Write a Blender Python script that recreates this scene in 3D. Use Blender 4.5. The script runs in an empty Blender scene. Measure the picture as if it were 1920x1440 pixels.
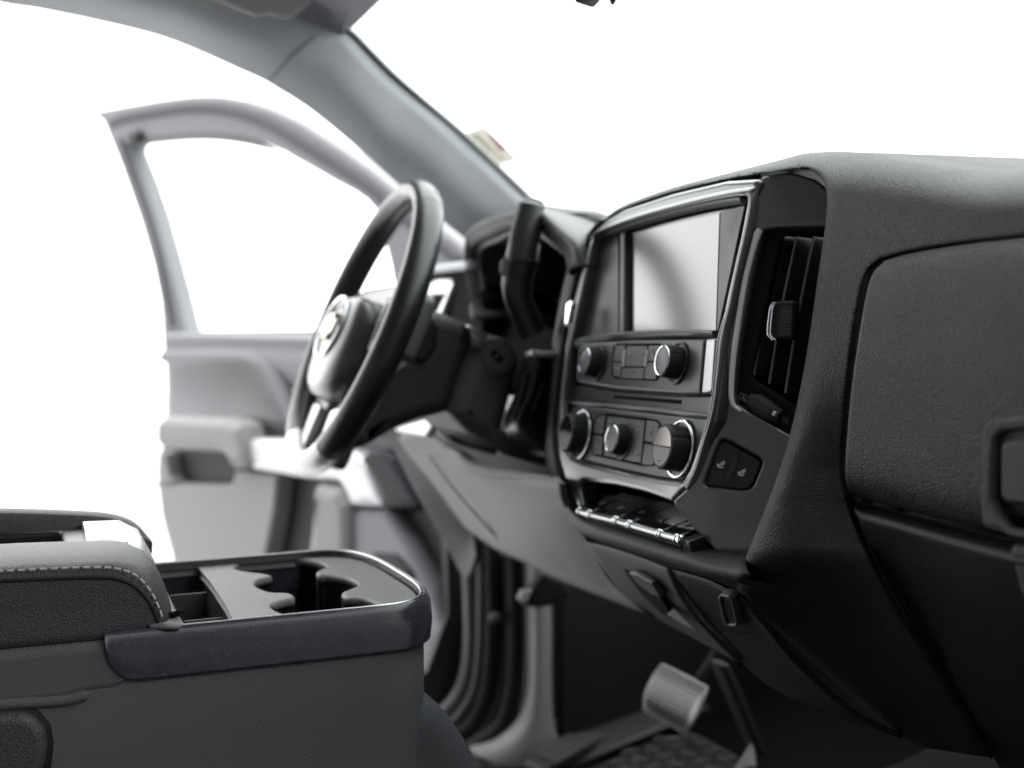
import bpy, bmesh, math, random
import numpy as np
from mathutils.geometry import delaunay_2d_cdt
from mathutils import Vector as V, Matrix
random.seed(4)
scn = bpy.context.scene
COL = scn.collection
# ------------------------------------------------------------------ camera frame (car axes: x right, y forward, z up; metres)
FPX = 2500.0
CAM = V((1.08, -0.50, 0.55))
YAW = math.radians(70.0)
PIT = math.atan(70 / 2500)
_h = V((-math.sin(YAW), math.cos(YAW), 0)); RT = V((math.cos(YAW), math.sin(YAW), 0)); ZZ = V((0, 0, 1))
FW = _h * math.cos(PIT) - ZZ * math.sin(PIT)
UP = ZZ * math.cos(PIT) + _h * math.sin(PIT)

def ray(u, v):
    return FW + RT * ((u - 960) / FPX) - UP * ((v - 720) / FPX)
def pl(u, v, p0, n):
    r = ray(u, v)
    return CAM + r * ((V(p0) - CAM).dot(n) / r.dot(n))
def PX(x): return lambda u, v: pl(u, v, (x, 0, 0), V((1, 0, 0)))
def PY(y): return lambda u, v: pl(u, v, (0, y, 0), V((0, 1, 0)))
def PZ(z): return lambda u, v: pl(u, v, (0, 0, z), V((0, 0, 1)))
# the instrument stack face leans forward at the top by nine degrees
_rk = math.radians(9); NS = V((0, -math.cos(_rk), math.sin(_rk))); S0 = V((0, 0, .47))
def S(off=0.0): return lambda u, v: pl(u, v, S0 + NS * off, NS)
_ca = S()(1415, 365); _cb = S()(1318, 845)
NF = (_ca - _cb).cross(V((.77, .64, 0))).normalized()
if NF.dot(CAM - _ca) < 0: NF = -NF
def FL(off=0.0): return lambda u, v: pl(u, v, _ca + NF * off, NF)
# driver door, swung open about sixty five degrees round its front hinge
DH = V((-.80, .17, 0)); DU = V((-.907, -.42, 0)).normalized(); ND = V((.42, -.907, 0)).normalized()
def D(off=0.0): return lambda u, v: pl(u, v, DH + ND * off, ND)
# console top
NC = V((0, -.03, 1)).normalized(); C0 = V((0, -.23, .3605))
def T(off=0.0): return lambda u, v: pl(u, v, C0 + NC * off, NC)

# ------------------------------------------------------------------ materials
MATS = {}
def mat(name, col, rough=.5, metal=0.0, spec=.5, coat=0.0, bump=None, bs=400, bd=.0006, st=.5, coatr=.08, var=0.0, vs=25, ior=1.5):
    m = bpy.data.materials.new(name); m.use_nodes = True
    nt = m.node_tree; N = nt.nodes; L = nt.links; b = N['Principled BSDF']
    b.inputs['Base Color'].default_value = (*col, 1); b.inputs['Roughness'].default_value = rough
    b.inputs['Metallic'].default_value = metal; b.inputs['Specular IOR Level'].default_value = spec
    b.inputs['Coat Weight'].default_value = coat; b.inputs['Coat Roughness'].default_value = coatr
    b.inputs['IOR'].default_value = ior
    tc = N.new('ShaderNodeTexCoord')
    if var:
        nz = N.new('ShaderNodeTexNoise'); nz.inputs['Scale'].default_value = vs; nz.inputs['Detail'].default_value = 6
        L.new(tc.outputs['Object'], nz.inputs['Vector'])
        mr = N.new('ShaderNodeMapRange'); mr.inputs['From Min'].default_value = .3; mr.inputs['From Max'].default_value = .7
        mr.inputs['To Min'].default_value = max(.02, rough - var); mr.inputs['To Max'].default_value = rough + var
        L.new(nz.outputs['Fac'], mr.inputs['Value']); L.new(mr.outputs['Result'], b.inputs['Roughness'])
        mx = N.new('ShaderNodeMixRGB'); mx.blend_type = 'MULTIPLY'; mx.inputs['Fac'].default_value = .5
        mx.inputs['Color1'].default_value = (*col, 1)
        cr = N.new('ShaderNodeValToRGB'); cr.color_ramp.elements[0].position = .3; cr.color_ramp.elements[1].position = .75
        cr.color_ramp.elements[0].color = (.62, .62, .62, 1); cr.color_ramp.elements[1].color = (1.25, 1.25, 1.25, 1)
        L.new(nz.outputs['Fac'], cr.inputs['Fac']); L.new(cr.outputs['Color'], mx.inputs['Color2'])
        L.new(mx.outputs['Color'], b.inputs['Base Color'])
    h = None
    if bump == 'leather':
        nz2 = N.new('ShaderNodeTexNoise'); nz2.inputs['Scale'].default_value = bs * .6
        L.new(tc.outputs['Object'], nz2.inputs['Vector'])
        ad = N.new('ShaderNodeMixRGB'); ad.blend_type = 'LINEAR_LIGHT'; ad.inputs['Fac'].default_value = .0012
        L.new(tc.outputs['Object'], ad.inputs['Color1']); L.new(nz2.outputs['Color'], ad.inputs['Color2'])
        vo = N.new('ShaderNodeTexVoronoi'); vo.feature = 'DISTANCE_TO_EDGE'; vo.inputs['Scale'].default_value = bs
        L.new(ad.outputs['Color'], vo.inputs['Vector'])
        mr = N.new('ShaderNodeMapRange'); mr.inputs['From Max'].default_value = .35
        L.new(vo.outputs['Distance'], mr.inputs['Value']); h = mr.outputs['Result']
    elif bump == 'grain':
        nz2 = N.new('ShaderNodeTexNoise'); nz2.inputs['Scale'].default_value = bs; nz2.inputs['Detail'].default_value = 3
        L.new(tc.outputs['Object'], nz2.inputs['Vector']); h = nz2.outputs['Fac']
    elif bump in ('weave', 'ribs', 'knit'):
        mp = N.new('ShaderNodeMapping'); L.new(tc.outputs['Object'], mp.inputs['Vector'])
        outs = []
        angs = {'weave': (0, 90), 'ribs': (0,), 'knit': (28, -28)}[bump]
        for a in angs:
            m2 = N.new('ShaderNodeMapping'); L.new(tc.outputs['Object'], m2.inputs['Vector'])
            m2.inputs['Rotation'].default_value = (math.radians(a), 0, 0) if bump == 'knit' else (0, 0, math.radians(a))
            w = N.new('ShaderNodeTexWave'); w.bands_direction = 'Z' if bump == 'knit' else 'X'
            w.inputs['Scale'].default_value = bs; w.inputs['Distortion'].default_value = .6 if bump == 'knit' else 0
            w.inputs['Detail'].default_value = 1
            L.new(m2.outputs['Vector'], w.inputs['Vector']); outs.append(w.outputs['Fac'])
        if len(outs) == 2:
            mm = N.new('ShaderNodeMath'); mm.operation = 'MULTIPLY' if bump == 'knit' else 'ADD'
            L.new(outs[0], mm.inputs[0]); L.new(outs[1], mm.inputs[1]); h = mm.outputs[0]
        else: h = outs[0]
        if bump == 'knit':       # colour runs darker in the gaps between the threads
            cr = N.new('ShaderNodeValToRGB'); cr.color_ramp.elements[1].position = .6
            cr.color_ramp.elements[0].color = (*[c * .72 for c in col], 1); cr.color_ramp.elements[1].color = (*[c * 1.22 for c in col], 1)
            L.new(h, cr.inputs['Fac']); L.new(cr.outputs['Color'], b.inputs['Base Color'])
    if h is not None:
        bp = N.new('ShaderNodeBump'); bp.inputs['Strength'].default_value = st; bp.inputs['Distance'].default_value = bd
        L.new(h, bp.inputs['Height']); L.new(bp.outputs['Normal'], b.inputs['Normal'])
    MATS[name] = m
    return m
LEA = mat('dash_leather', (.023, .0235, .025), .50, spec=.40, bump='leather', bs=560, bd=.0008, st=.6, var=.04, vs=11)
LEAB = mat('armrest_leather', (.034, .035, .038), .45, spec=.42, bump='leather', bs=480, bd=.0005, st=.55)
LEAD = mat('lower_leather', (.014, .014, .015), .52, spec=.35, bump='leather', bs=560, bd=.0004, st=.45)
PLD = mat('dark_plastic', (.016, .017, .019), .45, spec=.4, bump='grain', bs=900, bd=.0003, st=.2)
PLB = mat('black_plastic', (.009, .010, .012), .35, spec=.5)
PLV = mat('vent_plastic', (.007, .008, .010), .6, spec=.18)
PLC = mat('column_grey', (.095, .097, .10), .5, spec=.4)
VCH = mat('strip_reflection_white', (.85, .86, .87), .3, spec=.8)  # white paint in place of the bright reflection on the chrome strip
LEV = mat('lever_plastic', (.024, .026, .029), .42, spec=.5)
LEC = mat('lever_cap', (.07, .073, .076), .4, spec=.5)
HOD = mat('hood_vinyl', (.085, .085, .088), .5, spec=.45, bump='grain', bs=700, bd=.0003, st=.2)
SHR = mat('shroud_plastic', (.036, .038, .042), .45, spec=.45)
WHL = mat('thumb_wheel_rubber', (.045, .044, .043), .6, spec=.3)
PLF = mat('matt_black', (.009, .009, .010), .85, spec=.06)
PLS = mat('slat_plastic', (.05, .051, .056), .34, spec=.5)
RAD = mat('end_cap_silver', (.30, .30, .31), .3, metal=1)
PLG = mat('grey_plastic', (.25, .255, .255), .55, spec=.4, bump='grain', bs=600, bd=.0004, st=.2)
PLM = mat('mid_grey_plastic', (.10, .102, .104), .5, spec=.4, bump='grain', bs=600, bd=.0004, st=.2)
COV = mat('cover_plastic', (.12, .116, .112), .55, spec=.35, bump='leather', bs=700, bd=.0004, st=.4)
BES = mat('shoulder_grey_paint', (.20, .205, .20), .42, metal=.35, spec=.6)
BEF = mat('flank_grey_paint', (.115, .12, .118), .34, metal=.12, spec=.6, coat=1.0, coatr=.05)
BEZ = mat('satin_grey_paint', (.155, .16, .155), .36, metal=.8, spec=.6, coat=.5, coatr=.12)
RAIL = mat('satin_silver', (.55, .56, .57), .28, metal=1)
FACE = mat('stack_plastic', (.070, .071, .080), .36, spec=.5, var=.05, vs=40)
GLS = mat('piano_black', (.008, .009, .012), .14, spec=.6, coat=.3)
SCR = mat('display_glass', (.165, .161, .165), .17, metal=1)
CHR = mat('chrome', (.82, .84, .86), .10, metal=1)
SIL = mat('brushed_silver', (.62, .62, .63), .33, metal=.9)
KNB = mat('knob_rubber', (.016, .0165, .016), .55, spec=.35, bump='grain', bs=1500, bd=.0002, st=.2)
KNF = mat('knob_face', (.13, .13, .145), .4, spec=.5)
BTN = mat('button_grey', (.065, .066, .075), .42, spec=.5)
LCD = mat('temperature_display', (.17, .157, .152), .14, metal=1)
ICO = mat('icon_print', (.92, .95, .96), .6)
ICD = mat('icon_dim', (.30, .31, .34), .6)
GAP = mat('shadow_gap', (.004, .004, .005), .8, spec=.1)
HEAD = mat('headliner_cloth', (.32, .325, .345), .85, spec=.2, bump='grain', bs=700, bd=.0005, st=.3)
PIL = mat('pillar_trim', (.70, .73, .75), .5, spec=.35, bump='grain', bs=500, bd=.0004, st=.2)
VIS = mat('visor_cloth', (.52, .51, .49), .8, spec=.2)
DRF = mat('door_frame_paint', (.32, .325, .345), .45, spec=.45)
DRG = mat('door_seal', (.14, .145, .165), .6, spec=.3)
DRU = mat('door_upper_vinyl', (.36, .365, .38), .55, spec=.35, bump='grain', bs=300, bd=.0006, st=.3)
DRP = mat('door_lower_plastic', (.42, .42, .42), .6, spec=.35)
DRD = mat('door_dark_plastic', (.035, .036, .042), .5, spec=.4)
DRB = mat('door_blue_black_vinyl', (.012, .015, .022), .5, spec=.4)
SILV = mat('door_pull_silver', (.86, .86, .88), .35, metal=.35, spec=.6)
WLE = mat('wheel_leather', (.009, .011, .0125), .33, spec=.6, coat=.25, coatr=.14, bump='leather', bs=600, bd=.0003, st=.3)
HUB = mat('airbag_vinyl', (.085, .086, .09), .33, spec=.55, coat=.4, coatr=.25)
GOLD = mat('emblem_gold', (.52, .49, .40), .32, metal=1)
FAB = mat('console_cloth', (.092, .092, .098), .85, spec=.25, bump='knit', bs=185, bd=.0007, st=.5)
SEAT = mat('seat_cloth', (.075, .080, .088), .9, spec=.2, bump='knit', bs=160, bd=.0008, st=.6)
TRIM = mat('console_trim', (.038, .040, .050), .24, spec=.55, var=.08, vs=60)
TOPP = mat('console_top_plastic', (.16, .16, .162), .42, spec=.5, bump='weave', bs=260, bd=.0005, st=.45)
TRAY = mat('tray_plastic', (.045, .045, .047), .55, spec=.4, bump='grain', bs=900, bd=.0003, st=.3)
CUP = mat('cup_rubber', (.007, .0075, .009), .38, spec=.45)
STI = mat('stitch_thread', (.42, .41, .38), .8)
CARP = mat('carpet', (.0045, .0044, .0036), .95, spec=.1, bump='grain', bs=400, bd=.002, st=.6)
MATR = mat('mat_rubber', (.013, .013, .014), .45, spec=.4)
TRD = mat('tread_rubber', (.06, .06, .063), .32, spec=.5)
PEDS = mat('pedal_metal', (.46, .46, .47), .4, metal=.6)
SILL = mat('sill_plastic', (.034, .033, .034), .45, spec=.4)
JAMB = mat('jamb_paint', (.075, .078, .084), .35, spec=.5)
RUB = mat('rubber_black', (.007, .007, .008), .6, spec=.3)
STKM = mat('sticker_paper', (.74, .72, .67), .7)
STKR = mat('sticker_red_print', (.76, .60, .60), .7)
CHD = mat('dark_chrome', (.34, .35, .36), .22, metal=1)
RIN = mat('rim_insert', (.40, .40, .41), .33, metal=.9)
GRD = mat('shade_floor', (.07, .07, .072), .7, var=.1, vs=3)  # dark tone stands for shade on the unseen passenger side floor
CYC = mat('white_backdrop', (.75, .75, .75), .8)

def glass(name, tint=(1, 1, 1)):
    m = bpy.data.materials.new(name); m.use_nodes = True; nt = m.node_tree; nt.nodes.clear()
    o = nt.nodes.new('ShaderNodeOutputMaterial'); t = nt.nodes.new('ShaderNodeBsdfTransparent'); g = nt.nodes.new('ShaderNodeBsdfGlossy')
    t.inputs['Color'].default_value = (*tint, 1); g.inputs['Roughness'].default_value = .02
    lw = nt.nodes.new('ShaderNodeLayerWeight'); lw.inputs['Blend'].default_value = .5
    f = nt.nodes.new('ShaderNodeMath'); f.operation = 'POWER'; f.inputs[1].default_value = 5
    nt.links.new(lw.outputs['Facing'], f.inputs[0]); f2 = nt.nodes.new('ShaderNodeMath'); f2.operation = 'MULTIPLY_ADD'
    f2.inputs[1].default_value = .5; f2.inputs[2].default_value = .02; nt.links.new(f.outputs[0], f2.inputs[0]); f = f2
    x = nt.nodes.new('ShaderNodeMixShader')
    nt.links.new(f.outputs[0], x.inputs[0]); nt.links.new(t.outputs[0], x.inputs[1]); nt.links.new(g.outputs[0], x.inputs[2]); nt.links.new(x.outputs[0], o.inputs[0])
    return m
GLA = glass('clear_glass', (.97, .99, .985))
GLW = glass('windscreen_glass', (.955, .976, .975))

# ------------------------------------------------------------------ object helpers
def thing(name, label, cat, loc, group=None):
    o = bpy.data.objects.new(name, None); o.empty_display_size = .05; COL.objects.link(o)
    o.location = loc; o['label'] = label; o['category'] = cat
    if group: o['group'] = group
    return o
def origin(p):
    q = V((0, 0, 0))
    while p is not None: q += p.location; p = p.parent
    return q
def link(name, me, m, parent, smooth=35):
    if m is not None: me.materials.append(m)
    o = bpy.data.objects.new(name, me); COL.objects.link(o)
    if parent is not None:
        o.parent = parent; q = origin(parent); me.transform(Matrix.Translation(-q))
    for p in me.polygons: p.use_smooth = True
    me.set_sharp_from_angle(angle=math.radians(smooth))
    return o
def frombm(name, bm, m, parent, smooth=35):
    bmesh.ops.recalc_face_normals(bm, faces=bm.faces)
    me = bpy.data.meshes.new(name); bm.to_mesh(me); bm.free()
    return link(name, me, m, parent, smooth)
def crom(p, n, closed=False):
    """Catmull-Rom through the points, n samples in all (open) or n per span (closed)"""
    k = len(p); out = []
    def at(i, t):
        if closed: a, b, c, d = p[(i - 1) % k], p[i % k], p[(i + 1) % k], p[(i + 2) % k]
        else:
            b, c = p[i], p[min(i + 1, k - 1)]
            a = p[i - 1] if i > 0 else b * 2 - c
            d = p[i + 2] if i + 2 < k else c * 2 - b
        return .5 * (2 * b + (c - a) * t + (2 * a - 5 * b + 4 * c - d) * t * t + (3 * b - a - 3 * c + d) * t ** 3)
    if closed:
        for i in range(k):
            for j in range(n): out.append(at(i, j / n))
        return out
    for j in range(n):
        s = j * (k - 1) / (n - 1); i = min(int(s), k - 2); out.append(at(i, s - i))
    return out
def fillet(p, r, n=5):
    out = []; k = len(p)
    for i in range(k):
        a, b, c = p[i - 1], p[i], p[(i + 1) % k]
        rr = r[i] if isinstance(r, (list, tuple)) else r
        d1 = a - b; d2 = c - b; l1 = d1.length; l2 = d2.length
        if rr <= 0 or l1 < 1e-6 or l2 < 1e-6: out.append(b); continue
        d1 /= l1; d2 /= l2; ang = d1.angle(d2, 3.14)
        if ang > 3.0: out.append(b); continue
        t = min(rr / math.tan(ang / 2), l1 * .48, l2 * .48)
        s, e = b + d1 * t, b + d2 * t
        for j in range(n + 1):
            w = j / n; out.append(s * (1 - w) ** 2 + b * 2 * w * (1 - w) + e * w * w)
    return out
def pts(f, l): return [f(*q) for q in l]
def plate(name, loops, n, thick, bevel, m, parent, smooth=False, r=0.0, res=3):
    """flat panel with rounded edges; first loop is the outline, others are holes; n points out of its front face"""
    if not isinstance(loops[0], (list, tuple)): loops = [loops]
    n = n.normalized(); L = []
    for lp in loops:
        q = crom(lp, 6, True) if smooth else (fillet(lp, r) if r else lp)
        L.append(q)
    o0 = L[0][0]
    x = V((0, 0, 1)).cross(n)
    if x.length < .1: x = V((1, 0, 0)).cross(n)
    x.normalize(); y = n.cross(x)
    cu = bpy.data.curves.new(name, 'CURVE'); cu.dimensions = '2D'; cu.fill_mode = 'BOTH'
    cu.extrude = max(thick / 2 - bevel, 1e-5); cu.bevel_depth = bevel; cu.offset = -bevel if bevel else 0; cu.bevel_resolution = res
    for q in L:
        s = cu.splines.new('POLY'); s.points.add(len(q) - 1); s.use_cyclic_u = True
        for i, w in enumerate(q): s.points[i].co = ((w - o0).dot(x), (w - o0).dot(y), 0, 1)
    t = bpy.data.objects.new('tmp', cu); COL.objects.link(t)
    me = bpy.data.meshes.new_from_object(t.evaluated_get(bpy.context.evaluated_depsgraph_get()))
    bpy.data.objects.remove(t); bpy.data.curves.remove(cu)
    M = Matrix((x, y, n)).transposed().to_4x4(); M.translation = o0 - n * (thick / 2)
    me.transform(M); me.name = name
    me.materials.clear()
    return link(name, me, m, parent, 30)
def sheet(name, rows, m, parent, nu=24, nv=24, thick=.008, bev=.002, smooth=50):
    """freeform panel through a net of control points, given a thickness away from the cabin"""
    g = [crom(r, nu) for r in rows]
    cols = [crom([g[i][j] for i in range(len(g))], nv) for j in range(nu)]
    bm = bmesh.new(); vv = [[bm.verts.new(p) for p in c] for c in cols]
    for i in range(nu - 1):
        for j in range(nv - 1): bm.faces.new((vv[i][j], vv[i + 1][j], vv[i + 1][j + 1], vv[i][j + 1]))
    bm.normal_update()
    s = sum((f.normal.dot(CAM - f.calc_center_median()) for f in bm.faces))
    if s < 0: bmesh.ops.reverse_faces(bm, faces=bm.faces)
    me = bpy.data.meshes.new(name); bm.to_mesh(me); bm.free()
    o = link(name, me, m, parent, smooth)
    if thick:
        md = o.modifiers.new('thickness', 'SOLIDIFY'); md.thickness = thick; md.offset = -1
        if bev:
            b = o.modifiers.new('edge', 'BEVEL'); b.width = bev; b.segments = 3; b.limit_method = 'ANGLE'; b.angle_limit = math.radians(60)
    return o
def tube_bm(bm, path, rad, seg=12, flat=None):
    k = len(path)
    if not isinstance(rad, (list, tuple)): rad = [rad] * k
    t = [(path[min(i + 1, k - 1)] - path[max(i - 1, 0)]).normalized() for i in range(k)]
    n = t[0].orthogonal().normalized() if flat is None else (flat - t[0] * flat.dot(t[0])).normalized()
    rings = []
    for i in range(k):
        n = (n - t[i] * n.dot(t[i])).normalized(); b = t[i].cross(n)
        r = rad[i]; ra, rb = r if isinstance(r, (list, tuple)) else (r, r)
        rings.append([bm.verts.new(path[i] + n * (ra * math.cos(a)) + b * (rb * math.sin(a))) for a in [2 * math.pi * j / seg for j in range(seg)]])
    for i in range(k - 1):
        for j in range(seg): bm.faces.new((rings[i][j], rings[i][(j + 1) % seg], rings[i + 1][(j + 1) % seg], rings[i + 1][j]))
    bm.faces.new(rings[0][::-1]); bm.faces.new(rings[-1])
def tube(name, path, rad, m, parent, seg=14, n=0, flat=None, smooth=50):
    if n:
        if isinstance(rad, (list, tuple)):
            k = len(path); rr = []
            for j in range(n):
                s = j * (k - 1) / (n - 1); i = min(int(s), k - 2); w = s - i
                a, b = rad[i], rad[i + 1]
                rr.append(tuple(a[q] * (1 - w) + b[q] * w for q in (0, 1)) if isinstance(a, (list, tuple)) else a * (1 - w) + b * w)
            rad = rr
        path = crom(path, n)
    bm = bmesh.new(); tube_bm(bm, path, rad, seg, flat)
    return frombm(name, bm, m, parent, smooth)
def strokes(name, lines, rad, m, parent, seg=6):
    bm = bmesh.new()
    for l in lines: tube_bm(bm, l, rad, seg)
    return frombm(name, bm, m, parent, 60)
def lathe(name, prof, o, ax, m, parent, seg=48, knurl=0, kd=.04, smooth=35):
    ax = ax.normalized(); x = ax.orthogonal().normalized()
    if abs(ax.dot(ZZ)) < .9: x = (ZZ - ax * ax.dot(ZZ)).normalized()
    y = ax.cross(x); bm = bmesh.new(); rings = []
    for i, (r, h) in enumerate(prof):
        rg = []
        for j in range(seg):
            a = 2 * math.pi * j / seg; rr = r
            if knurl and 0 < i < len(prof) - 1 and (j * knurl) % seg < knurl: rr = r * (1 - kd)
            rg.append(bm.verts.new(o + ax * h + (x * math.cos(a) + y * math.sin(a)) * max(rr, 1e-5)))
        rings.append(rg)
    for i in range(len(prof) - 1):
        for j in range(seg): bm.faces.new((rings[i][j], rings[i][(j + 1) % seg], rings[i + 1][(j + 1) % seg], rings[i + 1][j]))
    bm.faces.new(rings[0][::-1]); bm.faces.new(rings[-1])
    return frombm(name, bm, m, parent, smooth)
def box(name, c, ax, hs, m, parent, bev=.002):
    bm = bmesh.new(); bmesh.ops.create_cube(bm, size=2)
    M = Matrix((ax[0] * hs[0], ax[1] * hs[1], ax[2] * hs[2])).transposed().to_4x4(); M.translation = c
    bmesh.ops.transform(bm, matrix=M, verts=bm.verts)
    if bev: bmesh.ops.bevel(bm, geom=list(bm.edges), offset=bev, segments=3, profile=.5, affect='EDGES')
    return frombm(name, bm, m, parent, 40)
def loft(name, sections, m, parent, cap=True, smooth=50):
    """closed rings joined in order"""
    bm = bmesh.new(); R = [[bm.verts.new(p) for p in s] for s in sections]; k = len(R[0])
    for i in range(len(R) - 1):
        for j in range(k): bm.faces.new((R[i][j], R[i][(j + 1) % k], R[i + 1][(j + 1) % k], R[i + 1][j]))
    if cap: bm.faces.new(R[0][::-1]); bm.faces.new(R[-1])
    return frombm(name, bm, m, parent, smooth)
AX = (V((1, 0, 0)), V((0, 1, 0)), V((0, 0, 1)))
SX = V((1, 0, 0)); SV = SX.cross(NS).normalized()
if SV.z < 0: SV = -SV
NX = V((1, 0, 0))

def icons(name, clusters, rad, m, parent):
    for c in clusters: strokes(name, c, rad, m, parent)
def paper(m):
    nt = m.node_tree; b = nt.nodes['Principled BSDF']; o = nt.nodes['Material Output']
    t = nt.nodes.new('ShaderNodeBsdfTranslucent'); t.inputs['Color'].default_value = b.inputs['Base Color'].default_value
    x = nt.nodes.new('ShaderNodeMixShader'); x.inputs[0].default_value = .6
    nt.links.new(b.outputs[0], x.inputs[1]); nt.links.new(t.outputs[0], x.inputs[2]); nt.links.new(x.outputs[0], o.inputs['Surface'])
def specks(m, scale, col, thr=.10, dens=.62):
    # dust and fine grit lying on a glossy part
    nt = m.node_tree; N = nt.nodes; L = nt.links; b = N['Principled BSDF']
    tc = N.new('ShaderNodeTexCoord'); vo = N.new('ShaderNodeTexVoronoi'); vo.inputs['Scale'].default_value = scale
    nz = N.new('ShaderNodeTexNoise'); nz.inputs['Scale'].default_value = 22; nz.inputs['Detail'].default_value = 4
    L.new(tc.outputs['Object'], vo.inputs['Vector']); L.new(tc.outputs['Object'], nz.inputs['Vector'])
    a = N.new('ShaderNodeMath'); a.operation = 'LESS_THAN'; a.inputs[1].default_value = thr; L.new(vo.outputs['Distance'], a.inputs[0])
    sp = N.new('ShaderNodeSeparateColor'); L.new(vo.outputs['Color'], sp.inputs[0])
    ad = N.new('ShaderNodeMath'); ad.operation = 'ADD'; L.new(sp.outputs[0], ad.inputs[0]); L.new(nz.outputs['Fac'], ad.inputs[1])
    c = N.new('ShaderNodeMath'); c.operation = 'GREATER_THAN'; c.inputs[1].default_value = dens + .5; L.new(ad.outputs[0], c.inputs[0])
    d = N.new('ShaderNodeMath'); d.operation = 'MULTIPLY'; L.new(a.outputs[0], d.inputs[0]); L.new(c.outputs[0], d.inputs[1])
    x = N.new('ShaderNodeMixRGB'); L.new(d.outputs[0], x.inputs['Fac']); x.inputs['Color2'].default_value = (*col, 1)
    if b.inputs['Base Color'].is_linked: L.new(b.inputs['Base Color'].links[0].from_socket, x.inputs['Color1'])
    else: x.inputs['Color1'].default_value = b.inputs['Base Color'].default_value
    L.new(x.outputs['Color'], b.inputs['Base Color'])
specks(TRIM, 650, (.13, .12, .115), .24, .6); specks(BEF, 420, (.26, .26, .25), .16, .8); specks(CUP, 300, (.10, .10, .10), .2); specks(KNB, 500, (.05, .05, .05), .2); specks(TOPP, 380, (.30, .29, .28), .22, .7)
paper(STKM); paper(STKR)
# ================================================================== DASHBOARD
dash = thing('dashboard', 'black grained dashboard with grey centre stack, blank screen, vent and glove box', 'dashboard', (0.0, .25, .0))
def lerp(a, b, w): return a * (1 - w) + b * w

# --- padded shell: lip over the stack, top and right-hand side in one skin
GF = .036
def cv(l, n): return [(p.x, p.y) for p in crom([V((u, v, 0)) for u, v in l], n)]
seam = [(1850, 1420), (1790, 1310), (1740, 1230), (1700, 1170), (1665, 1110), (1638, 1058), (1612, 1000), (1590, 945), (1578, 880), (1584, 790), (1594, 690), (1606, 600), (1622, 525), (1633, 503), (1650, 488)]
s_in = cv([(1128, 418), (1167, 392), (1260, 360), (1360, 337), (1450, 322), (1500, 316.5), (1524, 321), (1541, 336), (1550, 362), (1550, 395), (1545, 440), (1532, 530), (1516, 640), (1498, 740), (1481, 815), (1458, 890), (1428, 970), (1402, 1035)], 150) + \
       cv([(1394, 1060), (1392, 1085), (1408, 1125), (1450, 1175), (1523, 1240), (1610, 1315), (1720, 1400)], 60)
s_seam = cv(seam, 110) + cv([(1656, 485), (1700, 473), (1770, 461), (1840, 452), (1925, 443), (2080, 424)], 60)
s_top = cv([(2080, 297), (1925, 314), (1840, 317), (1775, 309), (1715, 298), (1640, 288), (1590, 284.3), (1550, 284), (1507, 287.5), (1458, 300), (1360, 325), (1260, 351), (1173, 382), (1136, 405)], 140)
bnd = s_in + s_seam + s_top
nI, nS, nT = len(s_in), len(s_seam), len(s_top)
def seg_dist(P, C):
    A = np.array(C[:-1]); B = np.array(C[1:]); d = B - A; L = (d * d).sum(1) + 1e-9
    out = np.empty(len(P))
    for i in range(0, len(P), 500):
        q = P[i:i + 500, None, :] - A[None]
        t = np.clip((q * d[None]).sum(2) / L, 0, 1)
        out[i:i + 500] = np.sqrt(((q - t[..., None] * d[None]) ** 2).sum(2)).min(1)
    return out
gx, gy = np.meshgrid(np.arange(1120, 2085, 7.0), np.arange(280, 1425, 7.0)); gp = np.stack([gx.ravel(), gy.ravel()], 1)
BN = np.array(bnd)
def inside_poly(P, C):
    x, y = P[:, 0], P[:, 1]; c = np.zeros(len(P), bool); j = len(C) - 1
    for i in range(len(C)):
        xi, yi, xj, yj = C[i][0], C[i][1], C[j][0], C[j][1]
        if yi != yj: c ^= ((yi > y) != (yj > y)) & (x < (xj - xi) * (y - yi) / (yj - yi) + xi)
        j = i
    return c
extra = []
for C in (s_in, s_top, s_seam):      # closer rows along the rounded borders
    A = np.array(C); tg = np.gradient(A, axis=0); tg /= np.linalg.norm(tg, axis=1)[:, None] + 1e-9; nn = np.stack([-tg[:, 1], tg[:, 0]], 1)
    for k in (1.2, 3.0, 5.5, 9):
        for sg in (1, -1): extra.append(A + nn * (k * sg))
gp = np.concatenate([gp] + extra)
gp = gp[inside_poly(gp, bnd)]
dB = np.minimum(np.minimum(seg_dist(gp, s_in), seg_dist(gp, s_seam)), seg_dist(gp, s_top)); gp = gp[dB > 1.0]
allp = np.concatenate([BN, gp])
di, ds, dt = seg_dist(allp, s_in), seg_dist(allp, s_seam), seg_dist(allp, s_top)
lipx = np.array([q[0] for q in s_in[:105]]); lipy = np.array([q[1] for q in s_in[:105]]); topo = s_top[::-1]
def ss(x): x = np.clip(x, 0, 1); return x * x * (3 - 2 * x)
U, W_ = allp[:, 0], allp[:, 1]
FD, FA = 80.0, .062
ff = lambda d: FA * (1 - np.sqrt(np.clip(1 - (1 - np.clip(d / FD, 0, 1)) ** 2, 0, 1)))
kx = lipx[:70]; hh = np.interp(U, kx, lipy[:70] - np.interp(kx, [q[0] for q in topo], [q[1] for q in topo]), left=12, right=36)
hh = np.where(U > 1500, 36 + (U - 1500) * 1.2, hh)
hh = np.where((W_ > 385) & (U > 1300), 400, hh)
Y = .031 - ff(hh) + ff(dt)
k_ = max(range(150), key=lambda i: s_in[i][0]); ed = np.array(s_in[k_:]); sm_s = np.array(seam[::-1], float)
u_in = np.interp(W_, ed[:, 1], ed[:, 0]); u_se = np.interp(W_, sm_s[:, 1], sm_s[:, 0])
wi = 1 - ss((U - u_in) / np.maximum(u_se - u_in, 20) * .9)
Y += -.046 * ss((W_ - 560) / 520) * wi * (1 - ss((W_ - 1030) / 220))
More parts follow.
